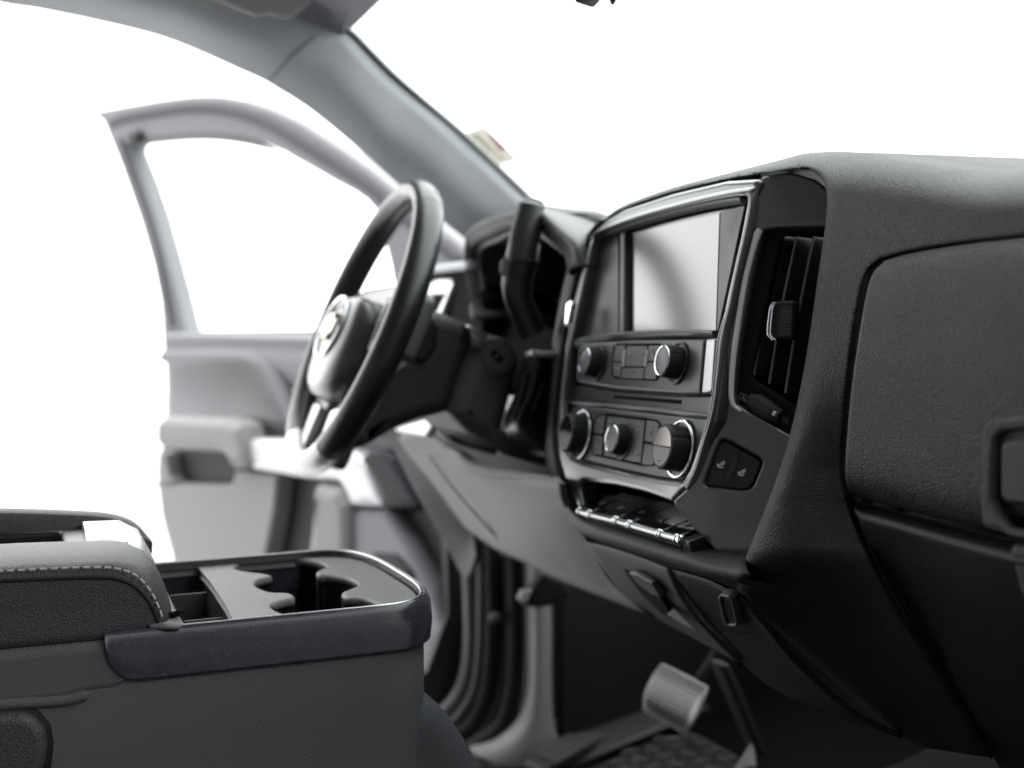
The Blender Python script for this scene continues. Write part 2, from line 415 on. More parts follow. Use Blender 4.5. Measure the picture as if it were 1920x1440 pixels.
Y += .128 * (np.clip(W_ - 1030, 0, None) / 370) ** 1.45
Y += .007 * (1 - np.sqrt(np.clip(1 - (1 - np.clip(di / 16, 0, 1)) ** 2, 0, 1)))
Y += .004 * (1 - np.sqrt(np.clip(1 - (1 - np.clip(ds / 9, 0, 1)) ** 2, 0, 1)))
nb = len(bnd)
cdt = delaunay_2d_cdt([V((float(p[0]), float(p[1]))) for p in allp], [(i, (i + 1) % nb) for i in range(nb)], [], 1, 1e-4)
bm = bmesh.new(); vs = []
for i, p in enumerate(cdt[0]):
    o = cdt[3][i][0] if cdt[3][i] else int(np.argmin(((allp - np.array(p)) ** 2).sum(1)))
    vs.append(bm.verts.new(PY(float(Y[o]))(p.x, p.y)))
for f in cdt[2]:
    try: bm.faces.new([vs[i] for i in f])
    except ValueError: pass
o2v = {}
for i, l in enumerate(cdt[3]):
    for o in l: o2v.setdefault(o, vs[i])
sk = []
for i in range(nb):
    v = o2v[i]; off = V((0, .09, -.003)) if i < nI else (V((0, .012, 0)) if i < nI + nS else V((0, .15, .003)))
    sk.append(bm.verts.new(v.co + off))
for i in range(nb - 1):
    if i in (nI - 1, nI + nS - 1): continue
    try: bm.faces.new([o2v[i], o2v[i + 1], sk[i + 1], sk[i]])
    except ValueError: pass
bm.normal_update()
if sum(f.normal.dot(CAM - f.calc_center_median()) for f in bm.faces) < 0: bmesh.ops.reverse_faces(bm, faces=bm.faces)
me = bpy.data.meshes.new('dash_pad'); bm.to_mesh(me); bm.free()
link('dash_pad', me, LEA, dash, 75)
Ie = [PY(y + GF * max(0, min(1, (1500 - v) / 500)))(u, v) for (u, v), y in zip(seam, [.11, .06, .03, .012, .003, -.003, -.006, -.006, -.006, -.006, -.006, -.006, -.005, -.005, -.004])]
# leather collar down the left side and under the stack
gin = [(1130, 417), (1108, 455), (1090, 510), (1074, 575), (1062, 640), (1051, 720), (1043, 800), (1049, 870), (1063, 922), (1083, 955), (1130, 974), (1200, 997), (1300, 1028), (1345, 1040), (1402, 1050)]
gout = [(1141, 402), (1100, 440), (1073, 483), (1055, 550), (1038, 640), (1026, 730), (1021, 810), (1027, 880), (1043, 935), (1065, 974), (1100, 1005), (1180, 1033), (1260, 1060), (1320, 1080), (1400, 1096)]
go = [-.03] * 8 + [-.022, -.012, -.006, -.002, 0, 0, 0]; gm = [-.002] * 8 + [.002, .006, .010, .012, .012, .010, .008]
gi3 = [S(-.004)(*q) for q in gin]; gm3 = [S(m)((a[0] * .45 + b[0] * .55), (a[1] * .45 + b[1] * .55)) for a, b, m in zip(gin, gout, gm)]
go3 = [S(m)(*q) for q, m in zip(gout, go)]
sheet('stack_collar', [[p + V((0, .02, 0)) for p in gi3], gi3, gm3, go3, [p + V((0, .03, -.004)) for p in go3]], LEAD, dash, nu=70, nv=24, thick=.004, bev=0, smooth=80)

# --- glove boxes
gb = [[PY(y + GF)(*q) for q in r] for y, r in [
    (.004, [(1655, 490), (1705, 476), (1800, 460), (1925, 446), (2080, 427)]),
    (-.009, [(1655, 493), (1705, 480), (1800, 464), (1925, 450), (2080, 431)]),
    (-.016, [(1629, 533), (1700, 523), (1800, 513), (1925, 503), (2080, 488)]),
    (-.022, [(1603, 680), (1690, 680), (1790, 680), (1925, 680), (2080, 680)]),
    (-.023, [(1590, 800), (1680, 808), (1780, 815), (1925, 820), (2080, 830)]),
    (-.021, [(1585, 886), (1670, 900), (1770, 918), (1925, 945), (2080, 970)]),
    (-.009, [(1592, 922), (1665, 942), (1765, 968), (1925, 1003), (2080, 1035)]),
    (.004, [(1597, 928), (1665, 946), (1765, 972), (1925, 1007), (2080, 1040)])]]
gbx = sheet('glove_box_door', gb, LEA, dash, nu=60, nv=60, thick=.004, bev=0, smooth=60)
h = plate('handle_surround', [pts(PY(GF + -.027), [(1838, 800), (1852, 782), (2050, 760), (2060, 1030), (1890, 1001), (1846, 990), (1840, 940)]),
          pts(PY(GF + -.027), [(1864, 822), (1880, 810), (2045, 795), (2045, 1010), (1900, 990), (1878, 965), (1864, 938)])], V((0, -1, .05)), .009, .004, LEA, gbx, r=.006)
plate('handle_recess', pts(PY(GF + -.018), [(1858, 805), (2050, 785), (2050, 1020), (1858, 985)]), V((0, -1, 0)), .003, .0005, GAP, gbx)
plate('latch_handle', pts(PY(GF + -.028), [(1874, 826), (2040, 815), (2040, 960), (1895, 945), (1876, 936)]), V((0, -1, .03)), .010, .003, LEAD, gbx, r=.007)
lg = [[PY(y + GF * max(0, min(1, (1500 - q[1]) / 500)))(*q) for q in r] for y, r in [
    (.010, [(1603, 939), (1670, 955), (1765, 979), (1850, 999), (1925, 1015), (2080, 1043)]),
    (-.006, [(1602, 949), (1670, 965), (1765, 990), (1850, 1011), (1925, 1027), (2080, 1057)]),
    (-.014, [(1606, 964), (1668, 980), (1762, 1006), (1850, 1030), (1925, 1048), (2080, 1078)]),
    (-.008, [(1622, 1002), (1680, 1014), (1765, 1036), (1850, 1060), (1925, 1078), (2080, 1112)]),
    (.035, [(1682, 1125), (1735, 1140), (1800, 1158), (1880, 1180), (1960, 1200), (2120, 1240)]),
    (.11, [(1798, 1310), (1830, 1322), (1880, 1340), (1950, 1362), (2020, 1380), (2150, 1410)]),
    (.20, [(1880, 1450), (1900, 1455), (1950, 1465), (2000, 1475), (2080, 1490), (2200, 1510)])]]
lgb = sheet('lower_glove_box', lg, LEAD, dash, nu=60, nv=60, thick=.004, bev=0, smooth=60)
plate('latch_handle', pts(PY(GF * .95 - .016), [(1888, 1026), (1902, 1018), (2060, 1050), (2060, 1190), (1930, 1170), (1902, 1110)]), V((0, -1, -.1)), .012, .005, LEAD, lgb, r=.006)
# dark tube stands in for the shadow in the seam between pad and boxes
tube('seam_shadow', [p + V((0, .004, 0)) for p in Ie], .0016, GAP, dash, seg=8, n=90)

# --- centre stack
bo = [(1127, 419), (1105, 457), (1087, 515), (1071, 578), (1060, 640), (1051, 710), (1045, 770), (1043, 810), (1048, 860), (1058, 900), (1070, 932), (1085, 953), (1089, 948),
      (1083, 912), (1091, 901), (1150, 909), (1205, 922), (1258, 941), (1283, 915), (1299, 888), (1316, 841), (1336, 787), (1344, 740), (1353, 648), (1370, 559), (1395, 449), (1411, 366), (1422, 334),
      (1360, 338), (1260, 362), (1167, 393)]
bi = [(1120, 438), (1193, 411), (1293, 384), (1360, 369), (1392, 365), (1404, 374), (1397, 420), (1377, 510), (1363, 577), (1347, 633), (1340, 700), (1331, 770), (1313, 833), (1297, 883), (1278, 904),
      (1227, 897), (1160, 882), (1093, 866), (1072, 856), (1058, 838), (1054, 815), (1054, 750), (1060, 700), (1066, 650), (1077, 600), (1092, 530), (1108, 460)]
bez = plate('stack_bezel', [pts(S(.004), bo), pts(S(.004), bi)], NS, .02, .0045, BEZ, dash, r=.006, res=5)
br0 = [(1112, 452), (1120, 437), (1193, 410), (1293, 383), (1360, 368), (1408, 360)]; br3 = [(1116, 442), (1129, 418), (1167, 391), (1262, 358), (1360, 334), (1430, 325)]
brm = lambda w: [(a[0] * (1 - w) + b[0] * w, a[1] * (1 - w) + b[1] * w) for a, b in zip(br0, br3)]
sheet('bezel_brow', [pts(S(-.004), br0), pts(S(.0050), brm(.04)), pts(S(.0062), brm(.16)), pts(S(.002), brm(.42)), pts(S(-.007), brm(.72)), pts(S(-.018), br3)], BEZ, bez, nu=40, nv=20, thick=.002, bev=0, smooth=80)
tube('silver_rail', pts(S(.003), [(1124, 435), (1110, 458), (1094, 528), (1079, 598), (1067, 655), (1060, 702), (1055, 755), (1055, 810)]), (.0016), RAIL, bez, n=40)
tube('silver_rail', pts(S(.0025), [(1120, 437), (1195, 410), (1293, 383), (1360, 368), (1392, 365), (1404, 374), (1397, 420), (1377, 510), (1363, 577), (1347, 633), (1340, 700), (1331, 770), (1313, 833), (1297, 883)]), .0005, RAIL, bez, n=70)
plate('stack_face', pts(S(-.013), [(1112, 430), (1400, 355), (1412, 372), (1350, 640), (1345, 760), (1310, 890), (1285, 915), (1060, 870), (1040, 820), (1045, 740)]), NS, .006, .001, FACE, dash)
flk = plate('stack_flank', [pts(FL(.0015), [(1428, 331), (1480, 322), (1528, 336), (1555, 358), (1572, 390), (1565, 460), (1550, 560), (1530, 680), (1508, 800), (1484, 890), (1450, 970), (1404, 1056), (1345, 1038), (1300, 992),
       (1260, 941), (1287, 918), (1304, 890), (1322, 845), (1343, 790), (1350, 740), (1361, 650), (1379, 560), (1403, 450), (1420, 368)]),
       pts(FL(.0015), [(1429, 431), (1457, 427), (1566, 424), (1550, 560), (1507, 792), (1484, 818), (1393, 766), (1380, 758), (1376, 735), (1385, 650), (1409, 517)]),
       pts(FL(.0015), [(1347, 829), (1354, 823), (1365, 825), (1422, 857), (1429, 866), (1427, 876), (1413, 910), (1403, 919), (1388, 921), (1326, 914), (1319, 907), (1320, 900), (1341, 842)])],
       NF, .012, .0022, BEF, bez, r=.004, res=4)
I_ = [(1392, 366), (1404, 375), (1397, 420), (1377, 510), (1363, 577), (1348, 633), (1341, 700), (1332, 770), (1314, 833), (1298, 883), (1279, 905)]
C_ = [(1412, 353), (1413, 370), (1406, 424), (1385, 514), (1371, 579), (1357, 636), (1350, 706), (1341, 773), (1322, 838), (1304, 889), (1284, 913)]
F_ = [(1424, 347), (1421, 372), (1413, 426), (1391, 517), (1377, 582), (1363, 640), (1356, 710), (1346, 777), (1328, 843), (1309, 894), (1289, 919)]
mid_ = lambda w: [(a[0] * (1 - w) + b[0] * w, a[1] * (1 - w) + b[1] * w) for a, b in zip(I_, C_)]
sheet('bezel_shoulder', [pts(S(-.004), I_), pts(S(.0048), mid_(.1)), pts(S(.0060), mid_(.45)), [p * .5 + q * .5 for p, q in zip(pts(S(.0055), C_), pts(FL(.0045), C_))], pts(FL(.0026), F_), [p - NF * .010 for p in pts(FL(.0026), [(u + 2, v + 1) for u, v in F_])]],
      BES, bez, nu=60, nv=26, thick=.002, bev=0, smooth=80)
# passenger side vent
ven = thing('air_vent', '', '', (0, 0, 0)); del ven['label']; del ven['category']; ven.parent = dash
bpy.data.objects.remove(ven)
ven = plate('air_vent', [pts(FL(-.006), [(1420, 420), (1575, 412), (1560, 560), (1512, 800), (1486, 825), (1385, 770), (1368, 740), (1380, 640), (1400, 520)]),
       pts(FL(-.006), [(1466, 440), (1570, 434), (1552, 560), (1500, 770), (1486, 758), (1451, 734), (1415, 713), (1409, 700), (1440, 560)])], NF, .008, .0025, PLV, dash, r=.004)
plate('vent_duct', pts(FL(-.05), [(1400, 400), (1620, 400), (1560, 850), (1380, 780)]), NF, .003, .0005, GAP, ven)
for a, b in (((1466, 441), (1413, 704)), ((1494, 443), (1443, 720)), ((1527, 443), (1473, 737)), ((1556, 443), (1503, 750))):
    mid = ((a[0] + b[0]) / 2 - 3, (a[1] + b[1]) / 2)
    P3 = pts(FL(-.011), [a, mid, b]); dv = (-NF * .8 + V((.77, .64, 0)) * .35).normalized() * .022
    sheet('slat', [[p, p + dv] for p in crom(P3, 7)], PLS, ven, nu=4, nv=18, thick=.0022, bev=.0006)
    strokes('slat_highlight', [[p + NF * .0004 for p in crom(P3, 9)]], .0011, PLG, ven)  # pale line drawn as the highlight along each slat
tube('chrome_strip', pts(FL(.0042), [(1426, 431), (1420, 440), (1410, 473), (1396, 531), (1382, 619), (1374, 680), (1371, 735), (1374, 757), (1382, 766), (1390, 771)]),
     [(.0026, .0020), (.0030, .0020), (.0024, .0014), (.0024, .0014), (.0024, .0014), (.0024, .0014), (.0023, .0014), (.002, .0014), (.0014, .001), (.0008, .0006)], VCH, ven, n=50, flat=V((.77, .64, 0)))
tab = plate('vent_tab', pts(FL(.006), [(1449, 565), (1490, 562), (1488, 636), (1453, 639), (1442, 628), (1443, 583)]), NF, .014, .003, PLD, dash, r=.003)
tube('tab_chrome', pts(FL(.0075), [(1451, 566), (1446, 574), (1443, 590), (1440, 620), (1442, 630), (1449, 638)]), .0010, CHR, tab, n=20)
tube('tab_chrome', pts(FL(.0080), [(1455, 566), (1450, 575), (1448, 591), (1445, 619), (1447, 630), (1454, 638)]), .0007, CHR, tab, n=20)
strokes('grip_ribs', [pts(FL(.0065), [(1464 - (y - 575) * .06, y), (1485 - (y - 575) * .05, y - 1)]) for y in range(577, 630, 4)], .0004, PLM, tab)
tw = tube('thumb_wheel', pts(FL(-.002), [(1404, 749), (1420, 757), (1440, 770), (1462, 782)]), [(.004, .005), (.006, .008), (.006, .008), (.004, .006)], WHL, dash, n=16, flat=NF)
strokes('grip_ribs', [pts(FL(.004), [(1408 + k * 3, 745 + k * 1.75), (1406 + k * 3, 756 + k * 1.75)]) for k in range(13)], .0004, PLM, tw)
plate('pointer', pts(FL(.0062), [(1450, 770), (1455, 773), (1452, 781), (1447, 778)]), NF, .004, .0005, ICO, tw)
icons('flow_icon', [[pts(FL(-.0055), l) for l in c] for c in ([[(1388, 737), (1402, 743), (1398, 753), (1385, 746), (1388, 737)], [(1391, 745), (1396, 748)], [(1393, 741), (1398, 751)]],
        [[(1470, 781), (1466, 789)], [(1474, 783), (1470, 792)], [(1478, 785), (1474, 795)]])], .00035, ICD, ven)
lv = plate('vent_tab', pts(S(.016), [(1061, 568), (1069, 563), (1071, 570), (1064, 606), (1058, 611)]), NS, .006, .0012, CHR, dash)
# heated seat switch
hs = plate('seat_heater_switch', pts(FL(-.003), [(1349, 831), (1355, 827), (1364, 828), (1387, 841), (1420, 860), (1426, 867), (1424, 875), (1411, 907), (1402, 916), (1388, 918), (1327, 911), (1322, 906), (1323, 900), (1343, 843)]), NF, .006, .0012, PLB, dash, r=.001)
plate('indicator_bar', pts(FL(-.0022), [(1379, 850), (1388, 854), (1370, 900), (1360, 896)]), NF, .003, .0005, GLS, hs)
icons('divider', [[pts(FL(-.0026), [(1386.5, 841), (1384, 850)])], [pts(FL(-.0026), [(1364, 898), (1359, 912)])]], .0004, BTN, hs)
def seaticon(cx, cy, second):
    L = [[(cx - 7, cy + 1.5), (cx - 4.3, cy + .8), (cx - 2.2, cy + 7.3), (cx - 5.4, cy + 7), (cx - 7, cy + 1.5)], [(cx - 2.2, cy + 7.4), (cx + 3.4, cy + 7.8), (cx + 3.9, cy + 5.2)]]
    for k in range(3):
        x0 = cx - .6 + k * 3; y0 = cy + 4.6 - k * 1.3
        L.append([(x0, y0), (x0 + 1.1, y0 - 2.2), (x0 - .1, y0 - 4.4), (x0 + 1.1, y0 - 7)])
    if second: L += [[(cx - 6.6 + k * 1.2, cy + 1.2), (cx - 4.6 + k * 1.2, cy + 7)] for k in range(3)]
    strokes('heater_icon', [pts(FL(-.0026), l) for l in L], .00048, ICO, hs)
seaticon(1352, 869, True); seaticon(1391, 884, False)

# screen
scr = plate('touch_screen', pts(S(-.009), [(1112, 447), (1200, 420), (1300, 392), (1396, 374), (1399, 385), (1372, 520), (1347, 622), (1340, 634), (1180, 634), (1080, 640), (1078, 620), (1092, 540)]), NS, .004, .0008, GLS, dash)
plate('display', pts(S(-.0075), [(1178, 439), (1349, 399), (1342, 621), (1178, 625)]), NS, .002, .0002, SCR, scr)
plate('side_panel', pts(S(-.0078), [(1351, 397), (1396, 385), (1346, 618), (1344, 621)]), NS, .002, .0002, RAIL if False else FACE, scr)
plate('side_panel', pts(S(-.0078), [(1122, 449), (1159, 438), (1159, 626), (1092, 632), (1100, 560)]), NS, .002, .0002, FACE, scr)
tube('screen_post', pts(S(-.005), [(1166, 436), (1165, 530), (1164, 628)]), (.0030, .0035), FACE, scr, n=8) if False else plate('screen_post', pts(S(-.002), [(1162, 437), (1171, 435), (1170, 627), (1160, 628)]), NS, .010, .002, FACE, scr)
tube('screen_rim', pts(S(-.004), [(1118, 446), (1195, 419), (1295, 392), (1360, 379), (1394, 375)]), [(.003, .004)] * 5, FACE, scr, n=30)

# radio panel
rp = plate('radio_panel', pts(S(.001), [(1085, 649), (1093, 642), (1180, 637), (1321, 635), (1312, 737), (1270, 738), (1153, 729), (1083, 716), (1078, 707)]), NS, .014, .003, FACE, dash, r=.003, res=4)
plate('end_cap', pts(S(.0015), [(1323.5, 635), (1342, 634), (1335, 731), (1331, 735), (1314.5, 737)]), NS, .014, .002, RAD, rp, r=.002)
tube('top_lip', pts(S(-.004), [(1083, 650), (1100, 641), (1150, 634), (1220, 629), (1290, 627), (1344, 630)]), [(.003, .006)] * 6, FACE, rp, n=30)
kp = plate('key_pad', pts(S(.0022), [(1149, 650), (1156, 643), (1236, 643), (1242, 650), (1234, 708), (1228, 714), (1152, 710), (1145, 703)]), NS, .004, .0006, GAP, dash, r=.003)
def key(l, name='button', m=BTN, off=.0034, par=None, pl_=S, n=NS):
    return plate(name, pts(pl_(off), l), n, .004, .0007, m, par, r=.0012)
for l in ([(1154, 648), (1172, 648), (1168, 677), (1149, 677)], [(1149, 680), (1166, 680), (1163, 707), (1149, 704)], [(1166, 690), (1208, 690), (1205, 710), (1164, 708)],
          [(1216, 648), (1237, 648), (1234, 677), (1212, 677)], [(1211, 680), (1234, 680), (1229, 711), (1207, 710)], [(1175, 649), (1213, 649), (1208, 687), (1171, 686)]): key(l, par=kp)
icons('light_strip', [[pts(S(.004), [(1172, 656), (1168, 687)])], [pts(S(.004), [(1214.5, 656), (1210, 687)])]], .0010, ICO, kp)
icons('icon', [[pts(S(.0036), l) for l in c] for c in ([[(1178, 662), (1182, 665), (1178, 668)], [(1182, 662), (1186, 665), (1182, 668)]], [[(1202, 662), (1198, 665), (1202, 668)], [(1206, 662), (1202, 665), (1206, 668)]],
        [[(1184, 696), (1188, 694)], [(1186, 695), (1185, 702)]], [[(1222, 658), (1226, 655), (1225, 667)], [(1221, 669), (1226, 668)]], [[(1152, 690), (1162, 691)]])], .00035, ICD, kp)
def knob(name, px, off, r, ln, rf, par, ring=None, chrome=True, split=False, seg=72):
    c = S(off)(*px)
    k = lathe(name, [(r * .9, 0), (r, .001), (r, ln * .8), (r * .98, ln * .92), (rf * 1.05, ln), (rf, ln), (rf, ln - .0015)], c, NS, KNB, par, seg=seg, knurl=12 if False else 6, kd=.05)
    if split:
        def half(s, m, nm):
            a0 = 0 if s > 0 else math.pi
            l = [c + NS * (ln + .0004) + SX * (rf * .95 * math.cos(a0 + a)) + SV * (rf * .95 * math.sin(a0 + a) + s * .0005) for a in [math.pi * j / 20 for j in range(21)]]
            plate(nm, l, NS, .003, .0004, m, k)
        half(1, LCD, 'temperature_display'); half(-1, KNF, 'power_button')
        strokes('icon', [[c + NS * (ln + .0006) + SX * x - SV * rf * .72 for x in (-.0018, .0018)]], .0004, GAP, k)
    else:
        lathe('face', [(rf * .93, -.002), (rf * .93, 0), (rf * .8, .0005)], c + NS * ln, NS, KNF, k)
        if chrome:
            strokes('chrome_ring', [[c + NS * (ln + .0002) + (SX * math.cos(a) + SV * math.sin(a)) * rf for a in [2 * math.pi * j / 40 for j in range(41)]]], .0008, CHR, k)
    if ring:
        strokes('base_ring', [[c + NS * .0015 + (SX * math.cos(a) + SV * math.sin(a)) * ring for a in [2 * math.pi * j / 48 for j in range(49)]]], .0014, CHR if split else PLB, k, seg=8)
        lathe('base', [(ring, -.004), (ring, .0005), (ring * .8, .0012)], c, NS, PLB, k)
    return k
knob('volume_knob', (1122, 681), .001, .0140, .0145, .0122, dash, ring=.0165)
knob('tuning_knob', (1272, 681), .001, .0140, .0150, .0122, dash, ring=.0170)

# slot ledge and climate panel
cd = plate('slot_panel', pts(S(-.008), [(1072, 722), (1150, 733), (1270, 742), (1336, 742), (1334, 782), (1102, 757), (1066, 752)]), NS, .006, .0015, FACE, dash, r=.002)
plate('disc_slot', pts(S(-.0072), [(1150, 741), (1277, 750), (1275, 757.5), (1150, 746.5)]), NS, .002, .0003, GAP, cd)
tube('ledge', pts(S(-.005), [(1070, 757), (1102, 759), (1220, 769), (1333, 783)]), [(.002, .004)] * 4, FACE, cd, n=16)
cp = plate('climate_panel', pts(S(-.003), [(1074, 760), (1102, 762), (1332, 786), (1314, 833), (1292, 892), (1276, 901), (1230, 895), (1160, 880), (1093, 864), (1076, 855), (1064, 838), (1062, 800)]), NS, .010, .002, FACE, dash, r=.004)
bk = plate('button_frame', pts(S(-.0022), [(1114, 786), (1120, 778), (1139, 774), (1212, 783), (1232, 787), (1238, 795), (1230, 868), (1224, 874), (1202, 874), (1131, 858), (1113, 855), (1108, 848)]), NS, .003, .0005, GAP, dash, r=.003)
for l in ([(1116, 787), (1122, 780), (1135, 779), (1130, 814), (1112, 812)], [(1112, 816), (1130, 818), (1128, 853), (1111, 850)], [(1212, 788), (1229, 790), (1235, 797), (1231, 830), (1208, 827)], [(1208, 832), (1231, 835), (1226, 868), (1222, 872), (1203, 871)],
          [(1139, 781), (1209, 789), (1205, 826), (1201, 868), (1132, 854), (1134, 818)]): key(l, par=bk, off=-.0008)
icons('icon', [[pts(S(-.0005), l) for l in c] for c in ([[(1218, 798), (1224, 799)]], [[(1219, 812), (1222, 808), (1224, 814), (1219, 816)]], [[(1216, 841), (1222, 842)]], [[(1216, 855), (1219, 856)]], [[(1142, 789), (1147, 790)]], [[(1195, 795), (1202, 796)]],
        [[(1194, 806), (1200, 809), (1196, 813), (1202, 816)]], [[(1192, 848), (1198, 850), (1194, 855)]], [[(1120, 788), (1126, 789)]], [[(1117, 836), (1122, 839)]])], .0004, ICD, bk)
knob('temperature_knob', (1090, 815), -.002, .0190, .0165, .0165, dash, ring=.0232, split=True)
knob('temperature_knob', (1276, 842), -.002, .0190, .0170, .0165, dash, ring=.0232, split=True)
knob('fan_knob', (1171, 826), -.002, .0138, .0125, .0122, dash, ring=.0165)

# switch bank in its pocket
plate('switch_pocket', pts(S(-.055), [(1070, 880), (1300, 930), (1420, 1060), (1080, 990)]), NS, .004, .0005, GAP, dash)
tube('pocket_shelf', pts(S(-.03), [(1135, 940), (1200, 955), (1265, 975), (1310, 1003)]), [(.004, .010)] * 4, PLM, dash, n=12)
sdir = V((0, .93, .30)).normalized()
rings = [(1087, 958), (1107.5, 964), (1157, 976), (1183, 984), (1240, 1001), (1273, 1010.5)]
for i in range(5):
    a, b = S(.007)(*rings[i]), S(.007)(*rings[i + 1])
    e = (b - a).normalized(); nn = e.cross(sdir).normalized()
    if nn.z < 0: nn = -nn
    a2, b2 = a + e * .0008, b - e * .0008
    sw = plate('toggle_switch', [a2 + nn * .002, b2 + nn * .002, b2 + sdir * .045 + nn * .002, a2 + sdir * .045 + nn * .002], nn, .010, .0012, GLS, dash)
    L = (b - a).length
    tube('chrome_cap', [a + e * (L * t) for t in (.04, .5, .96)], .0031, CHD, sw, seg=20)
    for t in (.0022, L - .0022):
        lathe('cap_ring', [(.0028, -.0021), (.0036, -.0018), (.0041, -.0009), (.0042, 0), (.0041, .0009), (.0036, .0018), (.0028, .0021)], a + e * t, e, CHR, sw, seg=24, smooth=80)
    c = (a + b) / 2 + sdir * .017 + nn * .0024; w = min(.006, L * .3)
    marks = [[[(-.5, 0), (.5, 0)], [(-.3, .4), (.4, .5)]], [[(-.8, 0), (.8, 0)], [(-.8, .4), (-.2, .4)], [(.1, .4), (.8, .4)]], [[(-.7, 0), (-.7, .5), (-.1, .5)], [(.1, 0), (.3, .5), (.7, 0)]],
             [[(-.6, -.4), (-.6, .5), (-.1, .5), (-.1, .05), (-.6, .05)], [(.1, -.4), (.7, -.4), (.7, .5), (.1, -.4)]], [[(-.6, 0), (-.2, .5), (.2, 0), (.6, .5)], [(-.4, -.3), (.4, -.3)]]][i]
    strokes('icon', [[c + e * (x * w) + sdir * (y * .008) for x, y in l] for l in marks], .0004, ICD, sw)
e = (S(.007)(*rings[5]) - S(.007)(*rings[4])).normalized(); a = S(.007)(1275, 1011)
sw = plate('blank_switch', [a + e * .001, a + e * .014, a + e * .015 + sdir * .014, a + e * .001 + sdir * .014], e.cross(sdir), .010, .0015, PLB, dash)
lathe('chrome_cap', [(.001, -.002), (.004, -.0015), (.004, .001), (.0026, .0028)], a + e * .002, e, CHR, sw, seg=20)

# --- covers under the stack
lid = sheet('console_lid', [[PY(y)(*q) for q in r] for y, r in [
    (.012, [(1097, 1014), (1140, 1022), (1180, 1035), (1220, 1050), (1252, 1063)]),
    (.000, [(1099, 1019), (1140, 1028), (1180, 1040), (1220, 1055), (1253, 1068)]),
    (.018, [(1125, 1056), (1165, 1072), (1205, 1090), (1240, 1105), (1278, 1120)]),
    (.05, [(1165, 1108), (1205, 1128), (1240, 1142), (1285, 1160), (1322, 1178)]),
    (.09, [(1215, 1150), (1260, 1176), (1305, 1200), (1350, 1225), (1385, 1244)])]], COV, dash, nu=24, nv=30, thick=.004, bev=0, smooth=70)
lp = lambda off: (lambda u, v: pl(u, v, PY(.018)(1205, 1090) + NL * off, NL))
_p, _q, _r = PY(.0)(1180, 1040), PY(.018)(1278, 1120), PY(.05)(1205, 1128)
NL = (_q - _p).cross(_r - _p).normalized()
if NL.dot(CAM - _p) < 0: NL = -NL
plate('latch_recess', pts(lp(.003), [(1169, 1070), (1182, 1075), (1224, 1098), (1252, 1142), (1258, 1160), (1240, 1150), (1205, 1118)]), NL, .003, .0006, GAP, lid)
plate('latch', pts(lp(.006), [(1178, 1074), (1192, 1076), (1222, 1094), (1240, 1122), (1222, 1116), (1196, 1096)]), NL, .006, .002, PLM, lid, r=.002)
plate('white_tag', pts(lp(.004), [(1250, 1152), (1262, 1142), (1303, 1181), (1290, 1176)]), NL, .002, .0004, HEAD, lid)
soc = sheet('socket_cover', [[PY(y)(*q) for q in r] for y, r in [
    (.014, [(1256, 1064), (1290, 1072), (1330, 1084), (1360, 1098), (1384, 1114)]),
    (.002, [(1258, 1069), (1290, 1078), (1330, 1090), (1360, 1104), (1386, 1120)]),
    (.02, [(1285, 1112), (1320, 1122), (1360, 1136), (1400, 1150), (1430, 1170)]),
    (.06, [(1340, 1180), (1380, 1198), (1420, 1215), (1460, 1232), (1500, 1252)]),
    (.11, [(1400, 1250), (1440, 1270), (1500, 1300), (1560, 1325), (1600, 1340)]),
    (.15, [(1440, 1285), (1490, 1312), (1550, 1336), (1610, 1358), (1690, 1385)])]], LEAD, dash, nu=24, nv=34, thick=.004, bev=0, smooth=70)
tube('seam_shadow', [PY(.012)(1255, 1068), PY(.027)(1282, 1120), PY(.057)(1328, 1180), PY(.10)(1390, 1248)], .0016, GAP, lid, seg=8, n=20)  # dark tube drawn as the shadow between lid and socket cover
_p, _q, _r = PY(.002)(1330, 1090), PY(.06)(1380, 1198), PY(.06)(1460, 1232)
NK = (_q - _p).cross(_r - _p).normalized()
if NK.dot(CAM - _p) < 0: NK = -NK
kq = lambda off: (lambda u, v: pl(u, v, _p + NK * off, NK))
plate('socket_recess', pts(kq(.001), [(1282, 1092), (1300, 1096), (1345, 1112), (1400, 1150), (1415, 1190), (1390, 1190), (1355, 1180), (1320, 1150)]), NK, .004, .001, PLV, soc, r=.003)
sq = plate('power_socket', [pts(kq(.008), [(1345, 1122), (1350, 1115), (1366, 1119), (1372, 1126), (1383, 1170), (1380, 1177), (1362, 1176), (1356, 1170)]),
        pts(kq(.008), [(1350, 1124), (1355, 1120), (1364, 1123), (1369, 1129), (1378, 1168), (1376, 1172), (1364, 1171), (1360, 1166)])], NK, .008, .0012, PLM, soc, r=.002)
plate('socket_lid', pts(kq(.006), [(1350, 1124), (1355, 1120), (1364, 1123), (1369, 1129), (1378, 1168), (1376, 1172), (1364, 1171), (1360, 1166)]), NK, .004, .0006, PLD, sq)
tube('socket_edge', [PY(.115)(1492, 1271), PY(.115)(1508, 1278), PY(.115)(1524, 1281), PY(.115)(1527, 1272)], .0012, PLM, soc, n=14)

